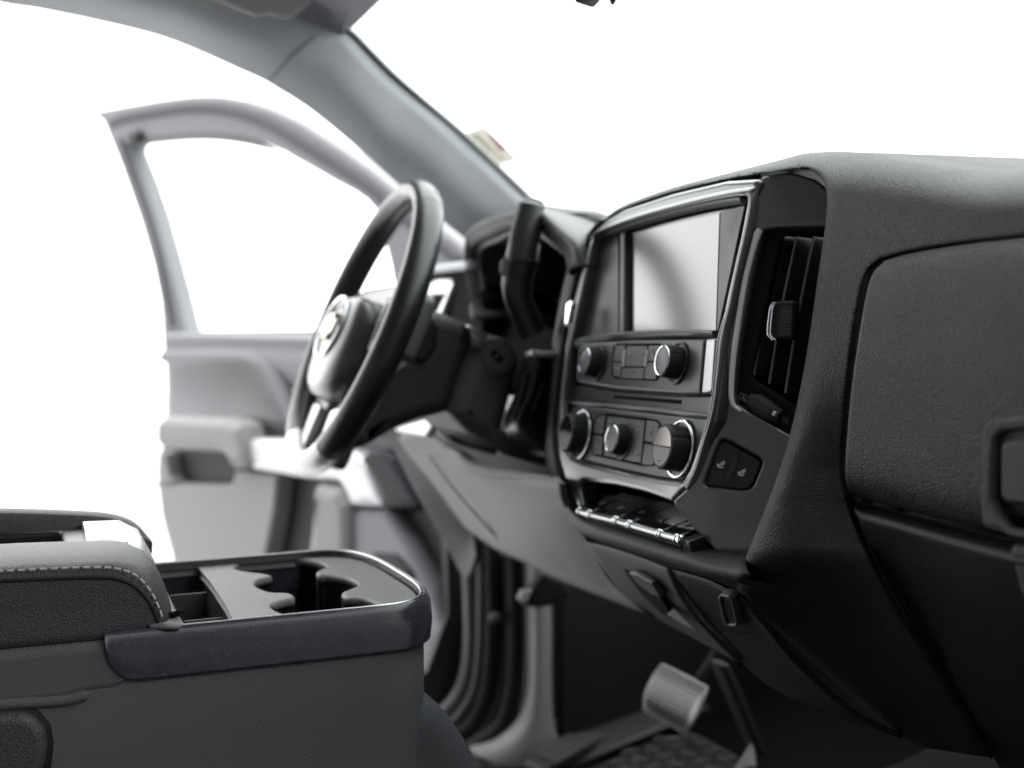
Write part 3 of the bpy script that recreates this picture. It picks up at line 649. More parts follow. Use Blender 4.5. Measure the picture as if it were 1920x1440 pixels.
# --- driver's side of the dashboard
ho = [(905, 600), (890, 560), (881, 500), (880, 450), (893, 424), (928, 404), (965, 396), (1000, 394), (1025, 401), (1055, 425), (1087, 455), (1098, 500)]
hi = [(913, 600), (914, 560), (905, 495), (908, 468), (920, 457), (938, 450), (965, 437), (1000, 433), (1022, 440), (1047, 458), (1075, 483), (1085, 520)]
h_o = pts(PY(.02), ho); h_i = pts(PY(.035), hi)
h_m = [lerp(a, b, .5) + V((0, -.012, .002)) for a, b in zip(h_o, h_i)]
hb = [p + V((0, .16, -.01)) for p in h_o]
for k, q in ((7, (1010, 390)), (8, (1040, 387)), (9, (1100, 391)), (10, (1142, 403))): hb[k] = PY(.20)(*q)
hm2 = [lerp(a, b, .35) + V((0, 0, .004)) for a, b in zip(h_o, hb)]
hood = sheet('instrument_hood', [[p + V((0, .10, -.004)) for p in h_i], h_i, h_m, h_o, hm2, hb], HOD, dash, nu=60, nv=40, thick=.004, bev=0, smooth=80)
tube('trim_ring', [p + V((0, -.004, 0)) for p in h_i], .0034, PLG, hood, n=50)
clu = plate('instrument_cluster', pts(PY(.11), [(915, 640), (905, 560), (905, 470), (955, 435), (1050, 428), (1120, 480), (1140, 690), (950, 690)]), V((0, -1, .1)), .004, .001, GLS, dash)
for cx, cy, r in ((1050, 520, 44), (965, 520, 40)):
    strokes('gauge_ring', [pts(PY(.107), [(cx + r * .8 * math.cos(a), cy + r * math.sin(a)) for a in [2 * math.pi * j / 40 for j in range(41)]])], .0012, PLD, clu)
plate('cluster_apron', pts(PY(.055), [(905, 596), (915, 572), (930, 570), (1000, 600), (1090, 640), (1100, 760), (960, 760), (890, 660)]), V((0, -1, .4)), .01, .003, PLF, dash)
box('dash_core', V((-.38, .22, .50)), AX, (.24, .06, .14), PLB, dash, bev=.01)
box('dash_core', V((.02, .17, .50)), AX, (.20, .04, .13), PLB, dash, bev=.01)
box('dash_core', V((.50, .19, .48)), AX, (.30, .055, .13), PLB, dash, bev=.01)
sp = plate('side_panel', pts(PY(.03), [(770, 522), (800, 508), (850, 502), (890, 500), (915, 560), (918, 650), (860, 660), (760, 610), (755, 560)]), V((0, -1, .1)), .10, .008, PLF, dash, r=.008)
tube('top_edge', pts(PY(.02), [(765, 520), (800, 508), (845, 501), (885, 497)]), .006, PIL, sp, n=16)
dv = plate('driver_vent', [pts(PY(.022), [(797, 548), (800, 528), (815, 520), (838, 521), (846, 531), (836, 594), (826, 598), (792, 580)]), pts(PY(.022), [(802, 553), (838, 550), (828, 590), (798, 575)])], V((0, -1, .25)), .012, .003, SIL, dash)
plate('vent_duct', pts(PY(.035), [(795, 545), (842, 545), (832, 600), (792, 585)]), V((0, -1, 0)), .003, .0005, GAP, dv)
for k in range(4): strokes('slat', [pts(PY(.028), [(806 + k * 9, 552), (801 + k * 9, 577 + k * 4)])], .0022, PLD, dv)
# knee panel below the column
kn = sheet('knee_panel', [[PY(y)(*q) for q in r] for y, r in [
    (.03, [(742, 808), (800, 792), (850, 842), (890, 864), (950, 880), (1000, 888), (1050, 893)]),
    (-.03, [(744, 816), (800, 802), (850, 850), (890, 872), (950, 887), (1000, 894), (1050, 899)]),
    (-.018, [(765, 850), (820, 850), (868, 885), (915, 912), (965, 930), (1012, 940), (1060, 946)]),
    (.012, [(815, 910), (860, 920), (910, 950), (965, 985), (1012, 1005), (1052, 1012), (1100, 1008)]),
    (.05, [(862, 975), (915, 1005), (965, 1030), (1020, 1055), (1075, 1075), (1110, 1090), (1150, 1094)]),
    (.075, [(872, 990), (930, 1030), (990, 1058), (1050, 1088), (1100, 1108), (1150, 1128), (1215, 1152)]),
    (.13, [(880, 985), (945, 1026), (1005, 1056), (1070, 1090), (1125, 1110), (1180, 1130), (1240, 1152)])]], PLG, dash, nu=50, nv=50, thick=.005, bev=0, smooth=80)
tube('panel_seam', [PY(y)(*q) for y, q in ((-.022, (806, 855)), (-.010, (842, 905)), (.010, (884, 955)), (.04, (925, 1000)), (.066, (958, 1035)))], .0012, PLM, kn, seg=8, n=30)
tube('highlight_ledge', [PY(y)(*q) for y, q in ((-.035, (840, 842)), (-.037, (868, 858)), (-.036, (892, 876)), (-.034, (930, 886)), (-.03, (985, 893)), (-.026, (1034, 898)))], [.003, .007, .008, .006, .004, .003], PLG, kn, n=40)
plate('knee_reflection', pts(PY(-.045), [(744, 800), (772, 789), (800, 776), (802, 800), (796, 818), (742, 809)]), V((0, -1, .35)), .012, .004, SILV, dash, r=.004)  # pale plate stands in for a bright reflection on the knee panel
plate('column_opening', pts(PY(.10), [(790, 770), (1080, 770), (1080, 950), (960, 920), (860, 900)]), V((0, -1, 0)), .01, .001, RUB, dash)
# grey strip down the end of the dashboard beside the door opening
sheet('end_trim', [[PX(x)(*q) for q in r] for x, r in [
    (-.70, [(700, 812), (735, 840), (775, 915), (815, 985), (850, 1050), (872, 1090)]),
    (-.665, [(712, 806), (752, 825), (795, 895), (838, 960), (868, 1020), (884, 1070)]),
    (-.64, [(742, 806), (770, 832), (822, 903), (866, 962), (884, 990), (892, 1040)])]], PLM, dash, nu=30, nv=12, thick=.01, bev=.002, smooth=80)
# ================================================================== STEERING WHEEL AND COLUMN
WC = V((-.39, -.146, .573)); _t = math.radians(22.5)
WV = V((0, math.sin(_t), math.cos(_t))); WN = V((0, -math.cos(_t), math.sin(_t)))
def W(x, v, o=0): return WC + SX * x + WV * v + WN * o
whl = thing('steering_wheel', 'black leather steering wheel with pale hub and gold cross emblem', 'steering wheel', WC)
def rimseg(a0, a1, n, r, tr, closed=False): return [W(r * math.sin(a), r * math.cos(a)) for a in [a0 + (a1 - a0) * j / n for j in range(n + 1)]]
def rim(name, a0, a1, m, rr=(.0138, .0168)):
    n = int(abs(a1 - a0) / .06) + 2; P3 = rimseg(a0, a1, n, .1640, 0)
    bm = bmesh.new(); rings = []
    for i, p in enumerate(P3):
        a = a0 + (a1 - a0) * i / n; ro = SX * math.sin(a) + WV * math.cos(a)
        rings.append([bm.verts.new(p + ro * (rr[0] * math.cos(t)) + WN * (rr[1] * math.sin(t))) for t in [2 * math.pi * j / 20 for j in range(20)]])
    for i in range(len(rings) - 1):
        for j in range(20): bm.faces.new((rings[i][j], rings[i][(j + 1) % 20], rings[i + 1][(j + 1) % 20], rings[i + 1][j]))
    bm.faces.new(rings[0][::-1]); bm.faces.new(rings[-1])
    return frombm(name, bm, m, whl, 60)
g = .006
rim('rim_leather', -.62, .62, WLE); rim('rim_leather', .62 + g, 2.60, WLE); rim('rim_leather', -2.60, -.62 - g, WLE)
rim('rim_lower_insert', 2.60 + g, 2 * math.pi - 2.60 - g, RIN, (.0134, .0163))
hub = loft('airbag_cover', [[W(.080 * s * math.copysign(abs(math.cos(a)) ** .7, math.cos(a)), (.078 if math.sin(a) < 0 else .046) * s * math.copysign(abs(math.sin(a)) ** .75, math.sin(a)) - .016, h) for a in [2 * math.pi * j / 40 for j in range(40)]]
      for s, h in ((.80, -.03), (.98, -.018), (1, -.004), (.985, .010), (.94, .020), (.84, .026), (.60, .029), (.3, .0305), (.03, .031))], HUB, whl)
em = plate('emblem', [W(x * .95, v - .014, .0355) for x, v in [(-.034, -.008), (-.028, .010), (-.014, .010), (-.012, .016), (.016, .016), (.013, .009), (.034, .009), (.028, -.009), (.014, -.009), (.012, -.015), (-.016, -.015), (-.013, -.008)]], WN, .006, .0015, GOLD, hub)
strokes('emblem_ring', [[W(.047 * math.cos(a), .036 * math.sin(a) - .014, .031) for a in [2 * math.pi * j / 40 for j in range(41)]]], .0025, CHR, hub)
plate('spokes', [W(x, v, -.004) for x, v in [(-.165, .040), (-.08, .052), (.08, .052), (.165, .040), (.168, -.030), (.10, -.055), (.072, -.10), (.066, -.158), (.030, -.162), (.022, -.085), (-.022, -.085), (-.030, -.162), (-.066, -.158), (-.072, -.10), (-.10, -.055), (-.168, -.030)]], WN, .026, .007, HUB, whl, r=.012)
for s in (-1, 1):
    plate('spoke_trim', [W(s * x, v, .003) for x, v in [(.070, -.095), (.062, -.150), (.034, -.154), (.030, -.10)]], WN, .012, .003, SILV, whl, r=.008)
    b = plate('control_pad', [W(s * x, v, .008) for x, v in [(.098, .030), (.140, .024), (.142, -.024), (.104, -.036)]], WN, .012, .004, PLB, whl, r=.008)
    strokes('buttons', [[W(s * x, v, .009) for x, v in ((.105, .0), (.137, .0))], [W(s * .121, v, .009) for v in (-.022, .02)]], .0008, PLM, b)
# column
colm = thing('steering_column', 'black steering column with ignition lock and thick gear lever', 'steering column', V((-.39, .0, .50)))
sh = plate('column_shroud', pts(PX(-.318), [(735, 596), (770, 578), (800, 576), (840, 588), (897, 612), (885, 655), (866, 710), (848, 768), (832, 776), (790, 786), (745, 804), (700, 832), (660, 850), (668, 760)]), NX, .15, .016, SHR, colm, r=.012, res=4)
plate('switch_stub', pts(PX(-.31), [(790, 596), (808, 592), (822, 610), (820, 650), (800, 680), (780, 678), (776, 640)]), NX, .02, .005, PLB, sh, r=.006)
strokes('mould_line', [pts(PX(-.3175), [(755, 690), (800, 684), (822, 655), (822, 610)]), pts(PX(-.317), [(806, 598), (800, 620), (790, 645)])], .0007, PLM, sh)
lk = plate('lock_housing', pts(PX(-.302), [(880, 612), (905, 622), (945, 632), (970, 648), (980, 675), (964, 740), (948, 800), (950, 822), (1040, 850), (1045, 868), (960, 850), (880, 812), (846, 776), (866, 712), (888, 655)]), NX, .17, .018, PLC, colm, r=.010, res=4)
plate('chrome_tip', pts(PX(-.312), [(872, 609), (882, 609), (898, 618), (903, 627), (890, 626), (876, 618)]), NX, .012, .003, SIL, lk)
nl = (CAM - PX(-.30)(931, 668)).normalized(); nl = (nl + V((.1, -.1, 0))).normalized()
c0 = PX(-.298)(931, 668)
lok = lathe('ignition_lock', [(.0205, -.006), (.0205, .001), (.0195, .002), (.0185, .0006), (.0165, .0006), (.0155, .0025), (.004, .003)], c0, nl, PLM, colm)
ul = ZZ.cross(nl).normalized(); vl = nl.cross(ul)
plate('key_slot', [c0 + nl * .0034 + ul * x + vl * y for x, y in ((-.007, .003), (-.002, .008), (.009, -.003), (.003, -.008))], nl, .003, .0004, GAP, lok)
lathe('key_pin', [(.0012, 0), (.0012, .002), (.0006, .0025)], c0 + nl * .0034, nl, GOLD, lok, seg=12)
bt = sheet('lever_boot', [[PX(x)(*q) for q in r] for x, r in [
    (-.27, [(985, 660), (968, 730), (946, 785), (952, 820), (990, 848), (1030, 860)]), (-.235, [(1000, 655), (985, 730), (965, 780), (968, 808), (1000, 835), (1036, 850)]),
    (-.228, [(1018, 655), (1005, 730), (985, 775), (988, 800), (1010, 820), (1040, 835)]), (-.25, [(1040, 650), (1040, 700), (1040, 750), (1040, 780), (1045, 800), (1050, 820)])]], WLE, colm, nu=30, nv=24, thick=.004, bev=0, smooth=80)
for k, l in enumerate(([(985, 700), (975, 745), (962, 785)], [(1005, 690), (990, 745), (970, 790)], [(1018, 720), (1000, 765), (980, 800)])):
    tube('boot_fold', pts(PX(-.234), l), .003, WLE, bt, n=10)
tube('indicator_stalk', [PX(-.20)(1000, 662), PX(-.20)(1020, 664), PX(-.20)(1040, 664)], .004, SIL, colm, n=8)
gl = tube('gear_lever', pts(PX(-.25), [(996, 386), (991, 412), (985, 445), (978, 490)]), [(.0138, .0155), (.0148, .0165), (.0162, .018), (.0175, .019)], LEV, colm, n=16, seg=24)
gt = (PX(-.25)(996, 386) - PX(-.25)(991, 412)).normalized()
lathe('lever_cap', [(.0142, -.004), (.0147, 0), (.0137, .003), (.0105, .0035), (.0098, .0022), (.002, .0022)], PX(-.25)(997, 384), (gt + V((.50, -.25, 0))).normalized(), LEC, gl)
tube('lever_neck', pts(PX(-.25), [(978, 494), (970, 525), (972, 560), (984, 590), (1000, 625)]), [.0170, .0165, .015, .0145, .015], PLB, colm, n=20, seg=20)
plate('thumb_button', pts(PX(-.236), [(938, 486), (946, 482), (944, 516), (936, 518)]), V((.3, -1, 0)), .010, .003, PLM, gl)
strokes('collar_ring', [[PX(-.25)(978, 494) + V((.0178 * math.cos(a), .0178 * math.sin(a), .003 * math.cos(a))) for a in [2 * math.pi * j / 30 for j in range(31)]]], .0006, PLM, gl)

# ================================================================== DRIVER DOOR
door = thing('driver_door', 'open driver door with pale grey window frame, armrest and silver pull handle', 'car door', V((-.80, .17, .0)))
fo = [(176, 206), (225, 197), (300, 184), (356, 177), (405, 177), (450, 184), (506, 202), (562, 229), (637, 278), (694, 319), (747, 362), (790, 399), (822, 426), (877, 469), (905, 497), (905, 640), (740, 640),
      (745, 622), (742, 590), (735, 540), (727, 495), (717, 455), (707, 413)][:16]
fl_ = fo + [(870, 632), (302, 632), (297, 567), (283, 497), (260, 417), (227, 323), (193, 237)]
fh = [(238, 277), (244, 269), (262, 264), (300, 258), (356, 253), (405, 253), (450, 258), (487, 267), (525, 284), (581, 316), (630, 344), (640, 349), (657, 358), (682, 375), (700, 395), (707, 413), (717, 455), (727, 495), (735, 540), (742, 600), (745, 624),
      (342, 622), (322, 540), (307, 484), (285, 405), (262, 337)]
fr = plate('window_frame', [pts(D(0), fl_), pts(D(0), fh)], ND, .05, .012, DRF, door, r=.004, res=4)
tube('weather_seal', pts(D(.002), [(208, 232), (232, 222), (300, 210), (356, 203), (405, 205), (450, 214), (500, 233), (560, 268), (630, 312), (690, 352), (745, 400), (800, 440), (860, 490)]), [(.009, .004)] * 13, DRG, fr, n=60, flat=ZZ)
tube('weather_seal', pts(D(.002), [(224, 262), (240, 310), (268, 385), (290, 455), (308, 540), (322, 612)]), [(.006, .004)] * 6, DRG, fr, n=30, flat=V((1, 0, 0)))
tube('glass_channel', pts(D(-.012), [(262, 268), (300, 262), (356, 257), (405, 257), (450, 262), (487, 271), (525, 287)]), [.006, .008, .008, .008, .008, .006, .002], PLG, fr, n=40)
box('run_clip', D(.0)(258, 258), (DU, ND, ZZ), (.022, .012, .010), DRD, fr, bev=.003)
plate('window_glass', pts(D(-.03), [(232, 268), (300, 250), (405, 245), (490, 258), (640, 342), (712, 400), (750, 632), (335, 632)]), ND, .004, .0005, GLA, door)
# body
bd = [(302, 622), (870, 630), (905, 640), (905, 1330), (600, 1330), (330, 1110), (312, 1013), (303, 970), (293, 900), (297, 850), (309, 776), (306, 700)]
plate('door_shell', pts(D(-.02), bd), ND, .09, .015, DRU, door, r=.02, res=4)
up = sheet('upper_panel', [[D(o)(*q) for q in r] for o, r in [
    (-.01, [(304, 620), (400, 620), (500, 622), (600, 623), (760, 625), (880, 630)]),
    (.022, [(305, 630), (400, 630), (500, 632), (600, 634), (760, 636), (880, 640)]),
    (.02, [(307, 652), (400, 650), (470, 652), (600, 655), (760, 660), (880, 664)]),
    (.024, [(308, 664), (390, 662), (468, 666), (510, 680), (620, 700), (880, 710)]),
    (.012, [(309, 672), (385, 671), (462, 674), (502, 690), (600, 740), (880, 760)])]], DRU, door, nu=50, nv=30, thick=.012, bev=.003, smooth=80)
tube('pocket_rim', pts(D(.016), [(309, 668), (380, 667), (455, 668), (492, 678), (512, 695), (530, 730), (548, 775), (558, 800)]), [(.014, .012)] * 8, DRU, door, n=40)
sheet('inner_recess', [[D(o)(*q) for q in r] for o, r in [
    (.006, [(310, 672), (390, 672), (470, 674), (520, 730)]), (-.012, [(312, 690), (390, 688), (470, 690), (530, 760)]), (-.012, [(312, 740), (390, 740), (470, 740), (540, 790)]), (.006, [(312, 800), (390, 800), (470, 800), (560, 820)])]], DRU, door, nu=24, nv=24, thick=.004, bev=0, smooth=80)
lhp = plate('lock_panel', pts(D(.034), [(562, 668), (572, 658), (620, 658), (625, 760), (572, 748), (560, 720)]), ND, .02, .006, DRF, door, r=.012)
lathe('lock_knob', [(.009, 0), (.009, .014), (.006, .018), (.002, .019)], D(.034)(571, 732), ND, SILV, lhp, seg=20)
# armrest, pull handle and lower trim
arm = plate('armrest', pts(D(.085), [(288, 790), (300, 781), (420, 786), (446, 797), (455, 830), (463, 878), (430, 880), (416, 854), (402, 848), (298, 842), (287, 830)]), ND, .11, .02, DRP, door, r=.012, res=5)
plate('pull_handle', pts(D(.07), [(449, 826), (470, 822), (560, 824), (660, 848), (690, 872), (722, 952), (655, 950), (640, 915), (628, 903), (560, 897), (467, 880)]), ND, .045, .014, SILV, door, r=.010, res=4)
plate('grab_cup', pts(D(.035), [(440, 780), (480, 784), (540, 800), (600, 812), (640, 850), (470, 850)]), ND, .02, .006, DRD, door, r=.01)
lpn = [(293, 900), (297, 846), (305, 838), (410, 842), (428, 880), (465, 884), (520, 890), (514, 955), (500, 1030), (480, 1120), (340, 1110), (312, 1013), (300, 965)]
lo = plate('lower_panel', pts(D(.055), [(293, 900), (296, 906), (428, 908), (437, 900), (437, 884), (465, 884), (520, 890), (514, 955), (500, 1030), (480, 1120), (340, 1110), (312, 1013), (300, 965)]), ND, .07, .008, DRP, door, r=.010, res=4)
plate('pocket_back', pts(D(.03), [(303, 840), (470, 850), (470, 930), (303, 925)]), ND, .01, .001, DRD, lo)
plate('pocket_lip', pts(D(.058), [(296, 846), (309, 850), (318, 893), (330, 906), (297, 906), (293, 890)]), ND, .06, .006, DRP, lo, r=.004)
plate('speaker_recess', pts(D(.02), [(500, 880), (640, 892), (660, 960), (700, 1120), (470, 1120)]), ND, .02, .004, DRD, door)
plate('map_pocket', pts(D(.075), [(583, 905), (634, 912), (652, 945), (655, 1120), (560, 1120), (575, 1000)]), ND, .06, .025, DRP, door, r=.01, res=4)
plate('front_trim', pts(D(.06), [(655, 952), (724, 954), (760, 1010), (812, 1105), (840, 1190), (840, 1310), (655, 1310)]), ND, .06, .014, DRF, door, r=.01)
plate('front_edge_trim', pts(D(.075), [(672, 862), (690, 842), (712, 842), (735, 858), (788, 950), (725, 953), (700, 900)]), ND, .05, .010, DRB, door, r=.008)
plate('speaker_grille', pts(D(.066), [(690, 1035), (740, 1040), (768, 1070), (785, 1130), (690, 1130)]), ND, .02, .005, DRD, door, r=.02)
plate('hinge_edge', pts(D(.03), [(735, 850), (800, 930), (880, 1090), (905, 1180), (905, 1320), (815, 1320), (800, 1080), (728, 955), (788, 950)]), ND, .07, .01, DRD, door)

# ================================================================== CAB BODY
cab = thing('truck_cab', 'grey trimmed truck cab shell with sloping windscreen pillar, headliner and carpeted floor', 'truck cab', V((0, 0, -.04)))
lowr = [(-300, -60), (-120, -28), (0, 1), (75, 13), (187, 36), (300, 64), (375, 92), (450, 126), (510, 154), (581, 199), (656, 259), (720, 315), (762, 352), (822, 402), (880, 449), (945, 505), (1010, 560)]
xlow = [-.66, -.66, -.66, -.66, -.66, -.66, -.66, -.665, -.67, -.68, -.69, -.70, -.71, -.72, -.735, -.75, -.76]
uppr = [(-250, -170), (-60, -140), (80, -110), (160, -90), (260, -62), (380, -30), (470, 5), (560, 36), (610, 54), (640, 66), (673, 99), (720, 146), (778, 196), (840, 248), (905, 308), (983, 383), (1040, 440)]
xup = [-.56, -.56, -.56, -.56, -.56, -.56, -.57, -.58, -.59, -.60, -.61, -.625, -.64, -.65, -.665, -.68, -.69]
A0 = [PX(x)(*q) for x, q in zip(xlow, lowr)]; A3 = [PX(x)(*q) for x, q in zip(xup, uppr)]
bd_ = V((.55, -.65, -.35)).normalized()
A1 = [lerp(a, b, .10) + bd_ * .012 for a, b in zip(A0, A3)]; A2 = [lerp(a, b, .55) + bd_ * .022 for a, b in zip(A0, A3)]
A2b = [lerp(a, b, .9) + bd_ * .008 for a, b in zip(A0, A3)]
aout = [p + V((-.02, .03, .035)) for p in A0]
iin = [p + V((-.004, .02, .008)) for p in A3]
k0 = 9
sheet('roof_rail', [r[:k0 + 1] for r in (aout, A0, A1, A2, A2b, A3, iin)], PIL, cab, nu=70, nv=30, thick=.006, bev=0, smooth=80)
sheet('windscreen_pillar', [[q + bd_ * .0006 for q in r[k0 - 1:]] for r in (aout, A0, A1, A2, A2b, A3, iin)], PIL, cab, nu=60, nv=30, thick=.006, bev=0, smooth=80)
tube('pillar_seam', [A0[8] + bd_ * .001, A1[8] + bd_ * .001, A2[8] + bd_ * .001, A2b[8] + bd_ * .001], .0014, DRU, cab, seg=8, n=20)
tube('door_seal', [p + V((-.003, .001, .001)) for p in A0], .003, DRU, cab, seg=10, n=70)
tube('glass_edge', [p + V((-.002, .012, .004)) for p in A3[8:]], .0035, RUB, cab, seg=8, n=40)
hz = A3[9].z; hy = A3[9].y
sheet('headliner_side', [[p + V((-.01, .012, .012)) for p in A3[:10]], A3[:10], [p + V((.05, -.006 if i > 7 else 0, .030 if i < 9 else .012)) for i, p in enumerate(A3[:10])], [p + V((.20, -.01, .055 if i < 9 else .02)) for i, p in enumerate(A3[:10])]], HEAD, cab, nu=40, nv=16, thick=.006, bev=0, smooth=80)
sheet('headliner', [[V((x, y, z)) for x in (-.60, -.3, 0, .3, .62)] for y, z in ((hy, hz + .0), (hy - .02, hz + .022), (hy - .12, hz + .045), (-.5, hz + .07), (-1.0, hz + .08), (-1.7, hz + .07))], HEAD, cab, nu=20, nv=40, thick=.02, bev=0, smooth=80)
gq = [A3[9], A3[15] + (A3[16] - A3[15]) * 4]
wp = [V((-.62, gq[0].y + .012, gq[0].z + .01)), V((.62, gq[0].y + .012, gq[0].z + .01)), V((.72, gq[1].y + .012, gq[1].z)), V((-.72, gq[1].y + .012, gq[1].z))]
WNn = (wp[1] - wp[0]).cross(wp[3] - wp[0]).normalized()
if WNn.y > 0: WNn = -WNn
plate('windscreen', wp, WNn, .005, .0005, GLW, cab)
box('rear_wall_blocker', V((0, -1.72, .48)), AX, (.72, .02, .56), HEAD, cab, bev=.01)  # out of view, put in to block light from the rear
sheet('floor_pan', [[V((x, y, z)) for x in (-.72, -.4, -.12, 0, .12, .4, .72)] for y, z in ((-1.7, -.04), (-.8, -.04), (-.2, -.04), (.2, -.04), (.45, -.02), (.56, .10), (.60, .40))], CARP, cab, nu=40, nv=40, thick=.01, bev=0, smooth=80)
sheet('floor_tunnel', [[V((x, y, z)) for y, zz in ((-.7, .0), (-.2, .0), (.15, .02), (.4, .06), (.58, .14)) for z in (h + zz,)] for x, h in ((-.20, -.05), (-.15, .02), (-.08, .06), (.08, .06), (.15, .02), (.20, -.05))], CARP, cab, nu=30, nv=30, thick=.006, bev=0, smooth=80)
# sill, kick panel and hinge post
sheet('kick_panel', [[PX(x)(*q) for q in r] for x, r in [
    (-.715, [(988, 1040), (990, 1150), (990, 1260), (984, 1310), (968, 1350), (930, 1385), (880, 1400)]),
    (-.690, [(996, 1040), (999, 1150), (999, 1260), (995, 1315), (983, 1360), (950, 1395), (900, 1420)]),
    (-.680, [(1010, 1040), (1013, 1150), (1012, 1260), (1010, 1320), (1004, 1365), (985, 1400), (940, 1440)]),
    (-.685, [(1030, 1040), (1034, 1150), (1034, 1260), (1036, 1330), (1040, 1370), (1045, 1395), (1020, 1440)])]], PLG, cab, nu=40, nv=20, thick=.008, bev=0, smooth=80)
box('kick_wall', V((-.70, .42, .14)), AX, (.012, .20, .26), PLD, cab, bev=.004)
for x, m, r, l in ((-.80, JAMB, .016, [(880, 960), (886, 1080), (888, 1200), (876, 1280), (845, 1330), (800, 1362)]),
                   (-.77, SILL, .010, [(905, 1000), (906, 1120), (903, 1230), (890, 1300), (858, 1350), (815, 1385)]),
                   (-.76, RUB, .014, [(925, 1020), (926, 1140), (922, 1240), (910, 1310), (880, 1365), (830, 1400)]),
                   (-.75, SILL, .008, [(948, 1040), (950, 1150), (945, 1250), (932, 1320), (905, 1370), (860, 1410)]),
                   (-.735, RUB, .016, [(968, 1040), (970, 1150), (968, 1250), (958, 1320), (935, 1370), (880, 1410)])):
    tube('door_opening_seal', pts(PX(x), l), r, m, cab, seg=12, n=40)
plate('hinge_post', pts(PX(-.83), [(835, 930), (1110, 960), (1110, 1440), (700, 1480), (700, 1330), (800, 1260), (840, 1150)]), NX, .03, .004, SILL, cab)
tube('door_check_strap', pts(PX(-.755), [(912, 1085), (945, 1087), (990, 1093)]), [(.009, .003)] * 3, JAMB, cab, n=8, flat=ZZ)
for q, r in (((928, 1158), .009), ((973, 1254), .009), ((912, 1417), .008)):
    lathe('bolt', [(r, 0), (r, .006), (r * .6, .010), (.001, .011)], PX(-.74)(*q), NX, JAMB, cab, seg=12)
sheet('sill_base', [[PX(x)(*q) for q in r] for x, r in [
    (-.76, [(700, 1440), (850, 1395), (960, 1372), (1050, 1345), (1160, 1312), (1260, 1285)]), (-.70, [(720, 1475), (870, 1430), (975, 1400), (1070, 1370), (1180, 1332), (1280, 1300)]), (-.64, [(760, 1560), (900, 1500), (1010, 1462), (1110, 1420), (1230, 1370), (1330, 1325)])]], SILL, cab, nu=24, nv=16, thick=.01, bev=0, smooth=60)
sp_ = plate('sill_plate', pts(PZ(-.012), [(985, 1428), (1000, 1405), (1150, 1330), (1205, 1318), (1195, 1345), (1060, 1420), (1020, 1442)]), ZZ, .012, .003, SILL, cab, r=.006)
strokes('sill_ribs', [pts(PZ(-.010), [(1000 + k * 9, 1414 + k * 4.4), (1175 + k * 6, 1322 + k * 4)]) for k in range(5)], .0022, PLM, sp_)
# ================================================================== LOOSE THINGS IN AND ON THE CAB
vis = plate('sun_visor', pts(PX(-.50), [(250, -120), (349, -2), (450, 38), (478, 46), (489, 40), (503, 33), (521, 40), (542, 38), (582, -2), (640, -110)]), V((.75, -.30, -.60)), .016, .006, VIS, None, r=.006)
vis['label'] = 'folded pale cloth sun visor under the roof above the driver'; vis['category'] = 'sun visor'
def onscreen(u, v, o=0): return pl(u, v, wp[0] + WNn * o, WNn)
stk = plate('windscreen_sticker', [onscreen(u, v, .0045) for u, v in [(872, 250), (905, 238), (909, 239), (971, 300), (938, 310), (933, 309)]], WNn, .0008, .0001, STKM, None)
stk['label'] = 'faded paper sticker with a pink block on the windscreen by the pillar'; stk['category'] = 'sticker'
plate('red_print', [onscreen(u, v, .0056) for u, v in [(914, 252), (919, 249), (951, 280), (938, 285)]], WNn, .0004, .0001, STKR, stk)
strokes('print_lines', [[onscreen(u, v, .0056) for u, v in l] for l in ([(886, 252), (900, 256)], [(890, 258), (908, 263)], [(898, 265), (918, 270)], [(905, 272), (924, 278)], [(912, 280), (932, 286)], [(926, 293), (946, 296)])], .0009, PLG, stk)
mir = thing('rear_view_mirror', 'bottom edge of the rear view mirror hanging at the top of the windscreen', 'mirror', onscreen(1120, -60, .05))
mh = plate('mirror_housing', pts(PX(-.02), [(1064, -170), (1083, -2), (1088, 8), (1096, 10), (1112, 6), (1130, 0), (1250, -40), (1280, -70), (1270, -200), (1075, -200)]), V((.5, -.85, 0)), .03, .004, JAMB, mir, r=.004)
tube('adjust_tab', pts(PX(-.02), [(1150, -30), (1149, 0), (1147, 9)]), [.004, .0035, .0012], PLB, mir, n=10)
tube('mirror_stem', [pts(PX(-.02), [(1140, -50)])[0], onscreen(1150, -110, .004)], .008, PLB, mir)

# brake pedal
bp0 = PX(-.40)(1265, 1310); bn = (CAM - bp0).normalized(); bn = (bn + V((-.35, -.8, .25))).normalized()
bpd = thing('brake_pedal', 'ribbed silver brake pedal pad hanging in the dark driver footwell', 'pedal', bp0)
_c = lambda off: (lambda u, v: pl(u, v, bp0 + bn * off, bn))
pad = sheet('pedal_pad', [[_c(o)(*q) for q in r] for o, r in [(0, [(1240, 1243), (1280, 1262), (1326, 1287)]), (.006, [(1222, 1268), (1268, 1289), (1318, 1310)]), (.007, [(1208, 1300), (1255, 1324), (1303, 1346)]), (0, [(1205, 1333), (1245, 1356), (1284, 1378)])]], PEDS, bpd, nu=14, nv=24, thick=.005, bev=.001)
strokes('pedal_ribs', [[_c(.0085 - .024 * (t - .55) ** 2)(u, v) for u, v in [(1240 + (1205 - 1240) * t - 12 * math.sin(t * 3.1) + (s * (88 - 8 * t)), 1243 + 90 * t + s * 45) for s in (.02, .5, .98)]] for t in [.06 + k * .088 for k in range(11)]], .0016, SILL, pad)
tube('pedal_arm', [bp0 + V((0, .03, .01)), bp0 + V((.01, .07, .08)), bp0 + V((.02, .12, .22))], .009, RUB, bpd, n=14)
